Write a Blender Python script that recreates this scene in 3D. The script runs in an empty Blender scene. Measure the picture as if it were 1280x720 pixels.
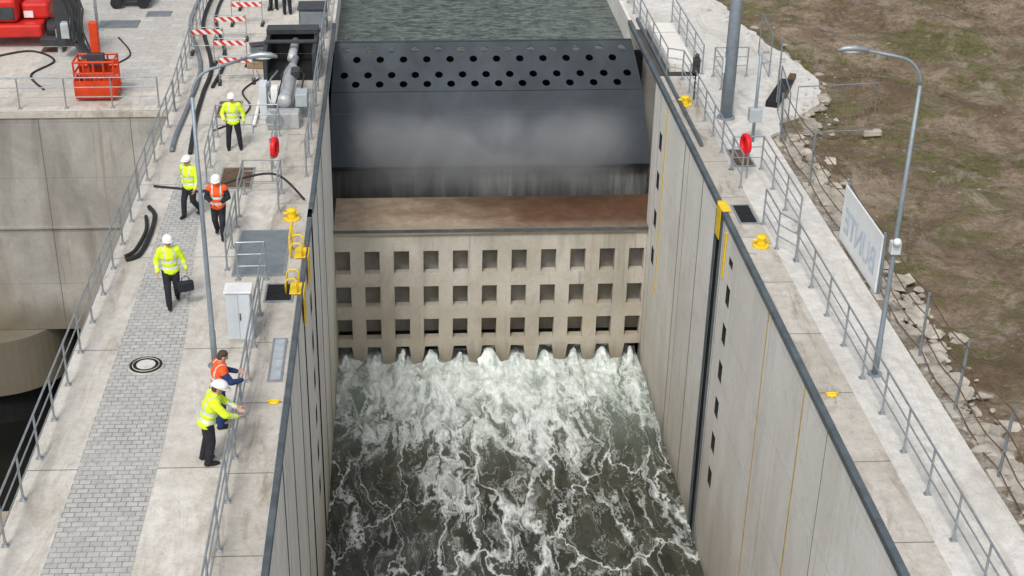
import bpy, math, random
from mathutils import Vector, Matrix, noise
random.seed(7)
scene=bpy.context.scene
COL=scene.collection
R=math.radians
# ------------------------------------------------------------------ node helpers
def nd(nt,typ,ins=None,**props):
    n=nt.nodes.new(typ)
    for k,v in props.items(): setattr(n,k,v)
    for k,v in (ins or {}).items():
        s=n.inputs[k]
        if isinstance(v,bpy.types.NodeSocket): nt.links.new(v,s)
        elif hasattr(v,'outputs'): nt.links.new(v.outputs[0],s)
        else:
            if isinstance(v,(tuple,list)) and len(v)==3 and s.type=='RGBA': v=(*v,1)
            s.default_value=v
    return n
def base(name,rough=0.8,metal=0.0,spec=0.4):
    m=bpy.data.materials.new(name); m.use_nodes=True
    nt=m.node_tree; b=nt.nodes['Principled BSDF']
    b.inputs['Roughness'].default_value=rough; b.inputs['Metallic'].default_value=metal
    b.inputs['Specular IOR Level'].default_value=spec
    return m,nt,b
def pos(nt): return nd(nt,'ShaderNodeTexCoord').outputs['Object']
def mapping(nt,v,scale=(1,1,1),loc=(0,0,0)):
    return nd(nt,'ShaderNodeMapping',{'Vector':v,'Scale':scale,'Location':loc}).outputs[0]
def noi(nt,v,scale=1,detail=6,rough=.6,dist=0):
    return nd(nt,'ShaderNodeTexNoise',{'Vector':v,'Scale':scale,'Detail':min(detail,5),'Roughness':rough,'Distortion':dist})
def mr(nt,v,a,b,c,d,smooth=False):
    n=nd(nt,'ShaderNodeMapRange',{'Value':v},interpolation_type='SMOOTHSTEP' if smooth else 'LINEAR')
    for k,x in (('From Min',a),('From Max',b),('To Min',c),('To Max',d)):
        if isinstance(x,bpy.types.NodeSocket): nt.links.new(x,n.inputs[k])
        else: n.inputs[k].default_value=x
    return n.outputs[0]
def mth(nt,op,a,b=0.0,c=0.0):
    n=nt.nodes.new('ShaderNodeMath'); n.operation=op
    for i,v in enumerate((a,b,c)):
        if isinstance(v,bpy.types.NodeSocket): nt.links.new(v,n.inputs[i])
        else: n.inputs[i].default_value=v
    return n.outputs[0]
def vm(nt,op,a,b):
    n=nt.nodes.new('ShaderNodeVectorMath'); n.operation=op
    for i,v in enumerate((a,b)):
        if isinstance(v,bpy.types.NodeSocket): nt.links.new(v,n.inputs[i])
        else: n.inputs[i].default_value=v
    return n.outputs[0]
def mix(nt,f,a,b,blend='MIX'):
    n=nt.nodes.new('ShaderNodeMix'); n.data_type='RGBA'; n.blend_type=blend
    for i,v in ((0,f),(6,a),(7,b)):
        if isinstance(v,bpy.types.NodeSocket): nt.links.new(v,n.inputs[i])
        else: n.inputs[i].default_value=(*v,1) if isinstance(v,(tuple,list)) else v
    return n.outputs[2]
def bump(nt,b,h,strength=.3,dist=.02):
    n=nd(nt,'ShaderNodeBump',{'Height':h,'Strength':strength,'Distance':dist})
    nt.links.new(n.outputs[0],b.inputs['Normal'])
def sep(nt,v): return nd(nt,'ShaderNodeSeparateXYZ',{0:v})
def lines(nt,coord,period,width,offset=0.0):
    a=mth(nt,'MODULO',mth(nt,'ADD',coord,1000*period+offset),period)
    return mth(nt,'LESS_THAN',a,width)

def simple(name,col,rough=.6,metal=0,var=.25,scale=4,grime=(.12,.1,.08),gr=.25,b=.1):
    m,nt,bs=base(name,rough,metal)
    p=pos(nt)
    n=noi(nt,p,scale,4,.65)
    dark=tuple(c*(1-var) for c in col); light=tuple(min(1,c*(1+var)) for c in col)
    c=mix(nt,mr(nt,n.outputs[0],.3,.7,0,1),dark,light)
    n2=noi(nt,p,scale*.6,5,.75,.5)
    c=mix(nt,mr(nt,n2.outputs[0],.52,.75,0,gr),c,grime)
    nt.links.new(c,bs.inputs['Base Color'])
    nt.links.new(mr(nt,n2.outputs[0],.3,.7,rough*.8,min(1,rough*1.2)),bs.inputs['Roughness'])
    if b: bump(nt,bs,noi(nt,p,scale*8,3).outputs[0],b,.01)
    return m

def deckmat(name,c1,c2,joint=5.0,stain=.5):
    m,nt,bs=base(name,.9,0,.2)
    p=pos(nt); s=sep(nt,p)
    n=noi(nt,p,.35,8,.65,.6); f=noi(nt,p,3,8,.7)
    c=mix(nt,mr(nt,n.outputs[0],.35,.65,0,1),c1,c2)
    if joint:
        wn=nd(nt,'ShaderNodeTexWhiteNoise',{'W':mth(nt,'FLOOR',mth(nt,'DIVIDE',s.outputs[1],joint))},noise_dimensions='1D')
        c=mix(nt,mr(nt,wn.outputs[0],0,1,0,.30),c,tuple(v*.72 for v in c1))
    c=mix(nt,mr(nt,f.outputs[0],.38,.7,0,.5),c,tuple(v*.60 for v in c1))
    st=noi(nt,mapping(nt,p,(1.6,.35,1)),1.0,8,.7,1.0)
    c=mix(nt,mr(nt,st.outputs[0],.51,.68,0,stain),c,(.24,.195,.135))
    dk=noi(nt,p,1.1,5,.75,1.5)
    c=mix(nt,mr(nt,dk.outputs[0],.60,.70,0,stain*.7),c,(.17,.155,.135))
    sp=noi(nt,p,22,3,.6)
    c=mix(nt,mr(nt,sp.outputs[0],.60,.70,0,.5),c,(.12,.11,.1))
    if joint:
        j=lines(nt,s.outputs[1],joint,.035)
        c=mix(nt,mth(nt,'MULTIPLY',j,.75),c,(.12,.11,.1))
    nt.links.new(c,bs.inputs['Base Color'])
    bump(nt,bs,f.outputs[0],.35,.02)
    return m
def wallmat(name,c1,c2,axis=1,period=2.75,zdark=-9.5,brown=.5,wet=True,off=0.0,low=.5,streak=.35,zp=2.6,zl=.16,jw=.03):
    m,nt,bs=base(name,.85,0,.3)
    p=pos(nt); s=sep(nt,p)
    n=noi(nt,p,.4,8,.65,.6)
    c=mix(nt,mr(nt,n.outputs[0],.35,.65,0,1),c1,c2)
    if period:
        wn=nd(nt,'ShaderNodeTexWhiteNoise',{'W':mth(nt,'FLOOR',mth(nt,'DIVIDE',mth(nt,'ADD',s.outputs[axis],off),period))},noise_dimensions='1D')
        c=mix(nt,mr(nt,wn.outputs[0],0,1,0,.3),c,tuple(v*.78 for v in c1))
    st=noi(nt,mapping(nt,p,(.7,.7,.12)),1.2,7,.6,.4)
    c=mix(nt,mr(nt,st.outputs[0],.50,.74,0,streak*1.3),c,tuple(v*.5 for v in c1))
    lk=noi(nt,mapping(nt,p,(5,5,.22)),1.0,3,.5,.2)
    c=mix(nt,mth(nt,'MULTIPLY',mr(nt,lk.outputs[0],.62,.70,0,1),streak*1.2),c,(.28,.25,.20))
    br=noi(nt,mapping(nt,p,(.5,.5,.14)),1.0,6,.65,.5)
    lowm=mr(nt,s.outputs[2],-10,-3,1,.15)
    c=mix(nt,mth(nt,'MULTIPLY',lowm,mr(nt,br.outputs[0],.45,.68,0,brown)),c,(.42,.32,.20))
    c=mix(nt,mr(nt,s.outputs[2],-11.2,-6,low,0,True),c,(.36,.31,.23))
    bl=noi(nt,p,1.6,5,.7,.8)
    c=mix(nt,mr(nt,bl.outputs[0],.56,.70,0,.30),c,tuple(v*.62 for v in c1))
    f=noi(nt,p,6,8,.7)
    c=mix(nt,mr(nt,f.outputs[0],.4,.7,0,.2),c,tuple(v*.6 for v in c1))
    if period:
        j=lines(nt,s.outputs[axis],period,jw,off)
        c=mix(nt,mth(nt,'MULTIPLY',j,.85),c,(.12,.10,.07))
        jz=lines(nt,s.outputs[2],zp,.025,.4)
        c=mix(nt,mth(nt,'MULTIPLY',jz,zl),c,(.12,.11,.1))
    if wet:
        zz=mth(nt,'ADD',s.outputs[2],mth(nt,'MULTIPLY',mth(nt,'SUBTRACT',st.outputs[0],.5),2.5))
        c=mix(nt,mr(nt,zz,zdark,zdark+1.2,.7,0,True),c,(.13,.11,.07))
    nt.links.new(c,bs.inputs['Base Color'])
    bump(nt,bs,f.outputs[0],.3,.03)
    return m
def pavemat(name,c1,c2,mort,bw=.24,bh=.16):
    m,nt,bs=base(name,.9,0,.2)
    p=pos(nt)
    bk=nd(nt,'ShaderNodeTexBrick',{'Vector':p,'Color1':c1,'Color2':c2,'Mortar':mort,'Scale':1.0,'Mortar Size':.012,'Mortar Smooth':.2,'Bias':0.0,'Brick Width':bw,'Row Height':bh})
    n=noi(nt,p,.7,8,.65,.5)
    c=mix(nt,mr(nt,n.outputs[0],.4,.7,0,.55),bk.outputs[0],tuple(v*.95 for v in c2))
    n3=noi(nt,p,5,6,.7)
    c=mix(nt,mr(nt,n3.outputs[0],.45,.7,0,.45),c,tuple(v*.5 for v in c1))
    nt.links.new(c,bs.inputs['Base Color'])
    bump(nt,bs,bk.outputs[1],-.5,.01)
    return m

M={}
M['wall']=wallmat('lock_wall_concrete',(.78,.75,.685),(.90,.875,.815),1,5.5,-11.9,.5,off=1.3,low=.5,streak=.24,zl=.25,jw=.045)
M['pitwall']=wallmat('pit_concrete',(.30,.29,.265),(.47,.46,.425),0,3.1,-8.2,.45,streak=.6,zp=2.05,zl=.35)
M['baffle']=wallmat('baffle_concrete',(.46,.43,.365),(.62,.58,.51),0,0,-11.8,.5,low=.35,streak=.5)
M['recess']=wallmat('recess_shade_concrete',(.34,.33,.30),(.50,.485,.44),0,0,-11.0,.3,low=.2)  # darker copy of the baffle concrete, recess shade put into the colour
M['deck']=deckmat('deck_concrete',(.59,.555,.49),(.72,.69,.63),5.0,.5)
M['strip']=deckmat('coping_concrete',(.50,.465,.405),(.64,.605,.545),2.75,.7)
M['path']=deckmat('path_concrete',(.62,.60,.555),(.74,.72,.675),0,.35)
M['pave']=pavemat('paver_grey',(.42,.415,.40),(.52,.51,.49),(.20,.195,.18))
M['pave2']=pavemat('paver_yard',(.47,.45,.415),(.57,.55,.51),(.40,.38,.35),.8,.4)
def slabmat():
    m,nt,bs=base('brown_slab_concrete',.5,0,.35)
    p=pos(nt); s=sep(nt,p)
    n=noi(nt,mapping(nt,p,(.6,1.2,1)),.5,5,.65,.2); f=noi(nt,p,2.5,5,.7,.2)
    g=mth(nt,'ADD',mr(nt,s.outputs[0],-3,8,-.1,1.0),mth(nt,'MULTIPLY',mth(nt,'SUBTRACT',n.outputs[0],.5),1.7))
    c=mix(nt,mr(nt,g,0,.8,0,1,True),(.43,.345,.245),(.12,.06,.034))
    c=mix(nt,mr(nt,f.outputs[0],.42,.70,0,.6),c,(.19,.12,.075))
    e=mr(nt,s.outputs[1],49.0,49.7,.6,0)
    c=mix(nt,mth(nt,'MULTIPLY',e,f.outputs[0]),c,(.42,.38,.31))
    nt.links.new(c,bs.inputs['Base Color']); bump(nt,bs,f.outputs[0],.4,.03); return m
M['slab']=slabmat()
M['steel']=simple('galvanised_steel',(.38,.41,.43),.45,.6,.2,5,(.2,.2,.2),.3,0)
M['polesteel']=simple('pole_blue_grey',(.26,.31,.35),.5,.3,.15,3,(.2,.2,.2),.2,0)
M['edge']=simple('edge_steel_dark',(.11,.135,.15),.5,.3,.3,2,(.2,.17,.14),.4,.05)
M['gate']=simple('gate_steel',(.036,.047,.058),.65,.1,.3,.6,(.065,.07,.075),.45,.05)
M['black']=simple('black_void',(.010,.011,.012),.8,0,.3,3,(.02,.02,.02),.2,0)
M['rubber']=simple('black_rubber',(.02,.02,.021),.6,0,.3,5,(.08,.07,.06),.3,.05)
M['yellow']=simple('safety_yellow',(.85,.58,.02),.5,0,.12,6,(.2,.14,.04),.35,0)
M['ystain']=simple('yellow_ochre_joint',(.54,.38,.12),.8,0,.25,3,(.25,.17,.08),.4,0)
M['red']=simple('machine_red',(.60,.025,.018),.4,0,.15,2,(.12,.04,.03),.35,0)
M['orange']=simple('basket_orange',(.62,.055,.012),.45,0,.15,3,(.12,.04,.03),.4,0)
M['ringred']=simple('lifebuoy_red',(.75,.012,.02),.4,0,.1,3,(.3,.02,.02),.2,0)
M['white']=simple('white_paint',(.80,.80,.79),.5,0,.06,3,(.4,.38,.34),.25,0)
M['banner']=simple('banner_white',(.78,.80,.81),.6,0,.06,1.5,(.5,.52,.53),.3,0)
M['cab']=simple('cabinet_grey',(.60,.65,.68),.5,0,.06,2,(.35,.34,.3),.3,0)
M['dark']=simple('dark_machine_paint',(.05,.055,.06),.5,.2,.3,3,(.12,.1,.08),.3,.03)
M['machgrey']=simple('machine_grey',(.44,.46,.47),.45,.2,.2,4,(.12,.11,.1),.5,.05)
M['rust']=simple('rusty_plate',(.13,.08,.05),.8,.1,.35,4,(.05,.04,.03),.5,.1)
M['wood']=simple('weathered_wood',(.30,.21,.12),.85,0,.3,5,(.12,.09,.06),.5,.1)
M['plate']=simple('plate_blue_grey',(.22,.25,.27),.55,.3,.15,2,(.12,.11,.1),.4,.05)
M['plate2']=simple('plate_pale',(.45,.50,.52),.55,.2,.15,3,(.2,.19,.18),.4,.05)
M['lampglass']=simple('lamp_glass',(.6,.62,.63),.2,0,.05,3,(.4,.4,.4),.1,0)
M['hole']=simple('pocket_shade',(.03,.029,.026),.9,0,.3,3,(.05,.05,.04),.3,0)  # shade inside wall pockets and behind the baffle, painted as dark colour
M['bunte']=simple('sign_letter_blue',(.50,.59,.66),.6,0,.05,3,(.6,.65,.7),.25,0)
M['stone']=simple('rubble_stone',(.42,.38,.32),.95,0,.4,1.3,(.15,.12,.08),.6,.3)
M['pebble']=simple('earth_stone',(.30,.25,.19),.95,0,.4,1.3,(.12,.09,.06),.5,.3)
M['hivis']=simple('hi_vis_yellow',(.72,.98,.03),.7,0,.1,9,(.35,.42,.04),.2,.1)
M['hior']=simple('hi_vis_orange',(.95,.11,.015),.7,0,.1,9,(.45,.08,.03),.2,.1)
M['silver']=simple('reflective_band',(.62,.64,.64),.35,.1,.05,5,(.4,.4,.4),.1,0)
M['trouser']=simple('dark_trousers',(.018,.02,.026),.85,0,.3,8,(.04,.04,.045),.3,.1)
M['jean']=simple('navy_trousers',(.02,.04,.14),.85,0,.3,8,(.05,.06,.1),.3,.1)
M['helmet']=simple('helmet_white',(.85,.85,.84),.3,0,.03,4,(.6,.6,.6),.1,0)
M['skin']=simple('skin',(.55,.32,.23),.55,0,.1,12,(.45,.2,.15),.2,0)
M['hair']=simple('hair_brown',(.07,.045,.03),.8,0,.3,30,(.1,.07,.05),.3,.2)
M['lip']=simple('lips',(.35,.10,.08),.5,0,.1,12,(.3,.1,.1),.1,0)

def stripemat():
    m,nt,bs=base('stripe_red_white',.5)
    s=sep(nt,pos(nt))
    a=mth(nt,'MODULO',mth(nt,'ADD',mth(nt,'ADD',s.outputs[0],s.outputs[2]),100),.30)
    f=mth(nt,'LESS_THAN',a,.15)
    nt.links.new(mix(nt,f,(.75,.73,.7),(.62,.04,.03)),bs.inputs['Base Color'])
    return m
M['stripe']=stripemat()
def earthmat():
    m,nt,bs=base('earth_and_grass',.95,0,.15)
    p=pos(nt)
    n=noi(nt,p,.28,10,.7,.8); f=noi(nt,p,4,8,.75); g=noi(nt,p,.15,8,.7,.6); gf=noi(nt,p,1.1,8,.8,.4); ff=noi(nt,p,14,5,.8)
    c=mix(nt,mr(nt,n.outputs[0],.40,.60,0,1),(.215,.155,.105),(.42,.33,.24))
    c=mix(nt,mr(nt,f.outputs[0],.42,.66,0,.7),c,(.11,.078,.052))
    gm=mth(nt,'ADD',mth(nt,'MULTIPLY',g.outputs[0],.55),mth(nt,'MULTIPLY',gf.outputs[0],.45))
    c=mix(nt,mr(nt,gm,.50,.56,0,.8),c,mix(nt,mr(nt,f.outputs[0],.4,.6,0,1),(.08,.085,.028),(.22,.215,.085)))
    pal=noi(nt,mapping(nt,p,(1,.7,1)),.45,8,.8,1)
    c=mix(nt,mr(nt,pal.outputs[0],.54,.65,0,.75),c,mix(nt,mr(nt,ff.outputs[0],.42,.6,0,1),(.27,.22,.16),(.55,.49,.40)))
    c=mix(nt,mr(nt,ff.outputs[0],.55,.68,0,.5),c,(.06,.045,.03))
    nt.links.new(c,bs.inputs['Base Color'])
    bump(nt,bs,mth(nt,'ADD',f.outputs[0],mth(nt,'MULTIPLY',ff.outputs[0],.4)),1,.18)
    return m
M['earth']=earthmat()
def edgemat():
    m,nt,bs=base('broken_concrete',.95,0,.15)
    p=pos(nt)
    n=noi(nt,p,.9,10,.75,.8); f=noi(nt,p,6,8,.75)
    c=mix(nt,mr(nt,n.outputs[0],.4,.6,0,1),(.30,.24,.17),(.58,.54,.47))
    c=mix(nt,mr(nt,f.outputs[0],.45,.65,0,.7),c,(.14,.11,.08))
    nt.links.new(c,bs.inputs['Base Color'])
    bump(nt,bs,f.outputs[0],1,.18)
    return m
M['broken']=edgemat()
def grassmat():
    m,nt,bs=base('grass_tuft',.9,0,.1)
    n=noi(nt,pos(nt),.8,4,.6)
    nt.links.new(mix(nt,mr(nt,n.outputs[0],.4,.6,0,1),(.085,.095,.025),(.21,.195,.075)),bs.inputs['Base Color'])
    return m
M['grass']=grassmat()
XL,XR=-2.67,9.17
WZ=-11.5
SP=1.117; C0=-2.37
def foammat():
    m,nt,bs=base('foaming_water',.15,0,.5)
    p=pos(nt); s=sep(nt,p); y=s.outputs[1]
    def warp(scale,amt,loc=(0,0,0),st=.5):
        w=noi(nt,mapping(nt,p,(1,st,0),loc),scale,5,.6)
        return vm(nt,'MULTIPLY',vm(nt,'SUBTRACT',w.outputs[1],(.5,.5,.5)),(amt,amt*.8,0))
    wv=warp(.45,2.6); wv2=warp(1.8,.8,(5,2,0))
    wsum=vm(nt,'ADD',wv,wv2)
    q=mapping(nt,p,(1,.34,0))
    p2=vm(nt,'ADD',q,wsum)
    v1=nd(nt,'ShaderNodeTexVoronoi',{'Vector':p2,'Scale':.7},feature='DISTANCE_TO_EDGE').outputs[0]
    v2=nd(nt,'ShaderNodeTexVoronoi',{'Vector':p2,'Scale':2.2},feature='DISTANCE_TO_EDGE').outputs[0]
    brk=noi(nt,p2,2.0,5,.62,.3)
    rid=mth(nt,'ABSOLUTE',mth(nt,'SUBTRACT',noi(nt,vm(nt,'ADD',mapping(nt,p,(1,.28,0),(4,9,0)),vm(nt,'MULTIPLY',wsum,(.6,.6,0))),1.6,5,.6).outputs[0],.5))
    big=noi(nt,vm(nt,'ADD',mapping(nt,p,(1,.26,0)),wv),.55,4,.55,.3)
    prox=mr(nt,y,40.5,48.2,0,1,True)
    cx=mth(nt,'ABSOLUTE',mth(nt,'SUBTRACT',s.outputs[0],3.2))
    side=mr(nt,cx,2.6,6.0,0,.30)
    cen=mth(nt,'MULTIPLY',mr(nt,cx,0.2,2.0,.30,0,True),mr(nt,y,38,46,.05,1))
    cover=mth(nt,'ADD',cen,mth(nt,'SUBTRACT',mth(nt,'ADD',mth(nt,'MULTIPLY',prox,.70),mr(nt,big.outputs[0],.38,.66,-.16,.44)),side))
    cover=nd(nt,'ShaderNodeClamp',{0:cover}).outputs[0]
    def lace(v,w):
        return mr(nt,v,0.0,mth(nt,'MULTIPLY_ADD',cover,w,w*.13),1,0,True)
    b2=mr(nt,brk.outputs[0],.38,.60,0,1,True)
    f=mth(nt,'MAXIMUM',mth(nt,'MULTIPLY',lace(v1,.22),mr(nt,brk.outputs[0],.34,.56,.2,.9,True)),mth(nt,'MULTIPLY',lace(v2,.28),mth(nt,'MULTIPLY',b2,mr(nt,cover,.05,.5,.1,.9))))
    f=mth(nt,'MAXIMUM',f,mth(nt,'MULTIPLY',lace(rid,.12),mr(nt,cover,.0,.5,.30,.9)))
    dn=mth(nt,'ADD',brk.outputs[0],mth(nt,'MULTIPLY',cover,.25))
    f=mth(nt,'MAXIMUM',f,mr(nt,dn,.60,.86,0,1,True))
    xx=mth(nt,'ADD',s.outputs[0],mth(nt,'MULTIPLY',mth(nt,'SUBTRACT',brk.outputs[0],.5),2.0))
    ph=mth(nt,'COSINE',mth(nt,'MULTIPLY',mth(nt,'SUBTRACT',xx,C0),2*math.pi/SP))
    vary=noi(nt,mapping(nt,p,(.9,.0,0),(2,0,0)),.8,2,.5)
    jet=mth(nt,'ADD',mth(nt,'MULTIPLY',ph,.8),mth(nt,'ADD',mr(nt,y,43.6,48.9,-1.8,.8),mth(nt,'ADD',mth(nt,'MULTIPLY',cen,3.0),mth(nt,'MULTIPLY',mth(nt,'SUBTRACT',vary.outputs[0],.5),2.6))))
    f=mth(nt,'MAXIMUM',f,mr(nt,jet,-.4,1.3,0,1,True))
    fine=noi(nt,mapping(nt,p,(1,.4,0)),6,5,.7)
    dark=mix(nt,mr(nt,brk.outputs[0],.38,.65,0,1),(.024,.025,.017),(.080,.080,.056))
    dark=mix(nt,mth(nt,'MULTIPLY',prox,.85),dark,(.24,.30,.255))
    foamc=mix(nt,mr(nt,fine.outputs[0],.34,.62,0,1),mix(nt,prox,(.54,.56,.53),(.52,.61,.56)),(.90,.93,.91))
    nt.links.new(mix(nt,f,dark,foamc),bs.inputs['Base Color'])
    nt.links.new(mr(nt,f,0,1,.12,.85),bs.inputs['Roughness'])
    h=mth(nt,'ADD',mth(nt,'MULTIPLY',f,.4),mth(nt,'ADD',brk.outputs[0],mth(nt,'MULTIPLY',fine.outputs[0],.25)))
    bump(nt,bs,h,.5,.08)
    return m
M['foam']=foammat()
def calmwater():
    m,nt,bs=base('upper_pool_water',.10,0,.5)
    p=pos(nt)
    n=noi(nt,mapping(nt,p,(1,2.4,1)),2.4,5,.6,.6)
    nt.links.new(mix(nt,mr(nt,n.outputs[0],.4,.60,0,1),(.022,.036,.030),(.15,.19,.165)),bs.inputs['Base Color'])
    bump(nt,bs,n.outputs[0],.9,.25)
    return m
M['pool']=calmwater()
def pitwater():
    m,nt,bs=base('pit_water',.3,0,.3)
    n=noi(nt,pos(nt),.6,4); nt.links.new(mix(nt,n.outputs[0],(.006,.007,.006),(.014,.014,.012)),bs.inputs['Base Color']); return m
M['pitwater']=pitwater()
def curtain():
    m,nt,bs=base('falling_water',.4,0,.4)
    p=pos(nt)
    n=noi(nt,mapping(nt,p,(1,1,.08)),5,5,.6,.1)
    b=noi(nt,mapping(nt,p,(1,1,.2)),.45,3,.5)
    f=mth(nt,'MULTIPLY',mr(nt,n.outputs[0],.35,.75,.25,.8),mr(nt,b.outputs[0],.4,.62,.25,1))
    nt.links.new(mix(nt,f,(.03,.03,.028),(.50,.51,.50)),bs.inputs['Base Color'])
    bump(nt,bs,n.outputs[0],.5,.05)
    return m
M['curtain']=curtain()

# ------------------------------------------------------------------ mesh builder
import bmesh
class MB:
    def __init__(s): s.v=[]; s.f=[]
    def add(s,v,f):
        o=len(s.v); s.v.extend([tuple(x) for x in v]); s.f.extend([tuple(i+o for i in q) for q in f]); return s
    def box(s,x0,x1,y0,y1,z0,z1,rot=None):
        v=[(x0,y0,z0),(x1,y0,z0),(x1,y1,z0),(x0,y1,z0),(x0,y0,z1),(x1,y0,z1),(x1,y1,z1),(x0,y1,z1)]
        if rot: v=[rot@Vector(q) for q in v]
        return s.add(v,[(0,3,2,1),(4,5,6,7),(0,1,5,4),(1,2,6,5),(2,3,7,6),(3,0,4,7)])
    def cyl(s,a,b,r1,r2=None,n=12,cap=True):
        r2=r1 if r2 is None else r2
        a=Vector(a); b=Vector(b); d=(b-a).normalized()
        u=d.orthogonal().normalized(); w=d.cross(u)
        v=[];f=[]
        for c,r in ((a,r1),(b,r2)):
            for i in range(n):
                t=2*math.pi*i/n; v.append(c+(u*math.cos(t)+w*math.sin(t))*r)
        for i in range(n): j=(i+1)%n; f.append((i,j,n+j,n+i))
        if cap: f.append(tuple(range(n-1,-1,-1))); f.append(tuple(range(n,2*n)))
        return s.add(v,f)
    def tube(s,pts,r,n=8):
        pts=[Vector(p) for p in pts]; v=[];f=[]; prev=None
        for k,p in enumerate(pts):
            d=((pts[min(k+1,len(pts)-1)]-pts[max(k-1,0)])).normalized()
            if prev is None: u=d.orthogonal().normalized()
            else: u=(prev-d*prev.dot(d)).normalized()
            prev=u; w=d.cross(u)
            rr=r[k] if isinstance(r,(list,tuple)) else r
            for i in range(n):
                t=2*math.pi*i/n; v.append(p+(u*math.cos(t)+w*math.sin(t))*rr)
        for k in range(len(pts)-1):
            for i in range(n):
                j=(i+1)%n; f.append((k*n+i,k*n+j,(k+1)*n+j,(k+1)*n+i))
        f.append(tuple(range(n-1,-1,-1))); L=(len(pts)-1)*n; f.append(tuple(range(L,L+n)))
        return s.add(v,f)
    def ell(s,c,r,nu=14,nv=9,rot=None):
        c=Vector(c); r=(r,r,r) if isinstance(r,(int,float)) else r
        v=[];f=[]
        def P(x,y,z):
            q=Vector((x*r[0],y*r[1],z*r[2]))
            if rot: q=rot@q
            return c+q
        v.append(P(0,0,-1))
        for j in range(1,nv):
            ph=-math.pi/2+math.pi*j/nv
            for i in range(nu):
                t=2*math.pi*i/nu; v.append(P(math.cos(ph)*math.cos(t),math.cos(ph)*math.sin(t),math.sin(ph)))
        v.append(P(0,0,1))
        for i in range(nu): f.append((0,1+(i+1)%nu,1+i))
        for j in range(nv-2):
            for i in range(nu):
                a=1+j*nu+i; b=1+j*nu+(i+1)%nu; f.append((a,b,b+nu,a+nu))
        t=len(v)-1
        for i in range(nu): f.append((t,1+(nv-2)*nu+i,1+(nv-2)*nu+(i+1)%nu))
        return s.add(v,f)
    def cap(s,a,b,r1,r2):
        s.cyl(a,b,r1,r2,12); s.ell(a,r1,12,8); s.ell(b,r2,12,8); return s
    def torus(s,c,R_,r,axis='y',n=24,m=8):
        v=[];f=[]
        for i in range(n):
            t=2*math.pi*i/n
            for j in range(m):
                q=2*math.pi*j/m; rr=R_+r*math.cos(q); h=r*math.sin(q)
                if axis=='y': v.append((c[0]+rr*math.cos(t),c[1]+h,c[2]+rr*math.sin(t)))
                elif axis=='x': v.append((c[0]+h,c[1]+rr*math.cos(t),c[2]+rr*math.sin(t)))
                else: v.append((c[0]+rr*math.cos(t),c[1]+rr*math.sin(t),c[2]+h))
        for i in range(n):
            for j in range(m):
                a=i*m+j;b=i*m+(j+1)%m;c2=((i+1)%n)*m+(j+1)%m;d=((i+1)%n)*m+j; f.append((a,b,c2,d))
        return s.add(v,f)
    def mesh(s,name,mat=None,smooth=False):
        me=bpy.data.meshes.new(name); me.from_pydata(s.v,[],s.f); me.update()
        if len(s.f)<60000:
            bm=bmesh.new(); bm.from_mesh(me); bmesh.ops.recalc_face_normals(bm,faces=bm.faces); bm.to_mesh(me); bm.free()
        if mat: me.materials.append(mat)
        if smooth: me.polygons.foreach_set('use_smooth',[True]*len(me.polygons))
        return me
    def obj(s,name,mat,parent=None,smooth=False,bevel=0,loc=(0,0,0),rotz=0):
        me=s.mesh(name,mat,smooth); o=bpy.data.objects.new(name,me); COL.objects.link(o)
        o.location=loc; o.rotation_euler=(0,0,rotz)
        if parent: o.parent=parent
        if bevel:
            b=o.modifiers.new('bevel','BEVEL'); b.width=bevel; b.segments=2; b.limit_method='ANGLE'
        return o
def empty(name,label,cat,loc,rotz=0,group=None):
    o=bpy.data.objects.new(name,None); COL.objects.link(o); o.location=loc; o.rotation_euler=(0,0,rotz)
    o.empty_display_size=.2; o['label']=label; o['category']=cat
    if group: o['group']=group
    return o
def tag(o,label,cat,group=None):
    o['label']=label; o['category']=cat
    if group: o['group']=group
    return o
def struct(o,label=None):
    o['kind']='structure'
    if label: o['label']=label
    return o
def copy_thing(src,loc,rotz=None,label=None):
    n=src.copy(); COL.objects.link(n); n.location=loc
    if rotz is not None: n.rotation_euler=(0,0,rotz)
    if label: n['label']=label
    done=set()
    def rec(a,b):
        for c in list(a.children):
            if c in done: continue
            k=c.copy(); COL.objects.link(k); k.parent=b; done.add(k); rec(c,k)
    rec(src,n); return n
def evaluated(o):
    dg=bpy.context.evaluated_depsgraph_get()
    return bpy.data.meshes.new_from_object(o.evaluated_get(dg))
def cut(o,cutter,mat=None):
    me=cutter.mesh('c',mat); c=bpy.data.objects.new('c',me); COL.objects.link(c)
    md=o.modifiers.new('b','BOOLEAN'); md.operation='DIFFERENCE'; md.solver='EXACT'; md.object=c
    bpy.context.view_layer.update()
    nm=evaluated(o); o.modifiers.clear(); o.data=nm
    bpy.data.objects.remove(c)
def paint(o,mats,fn):
    for m in mats: o.data.materials.append(m)
    for p in o.data.polygons:
        k=fn(p.center,p.normal)
        if k: p.material_index=k

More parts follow.
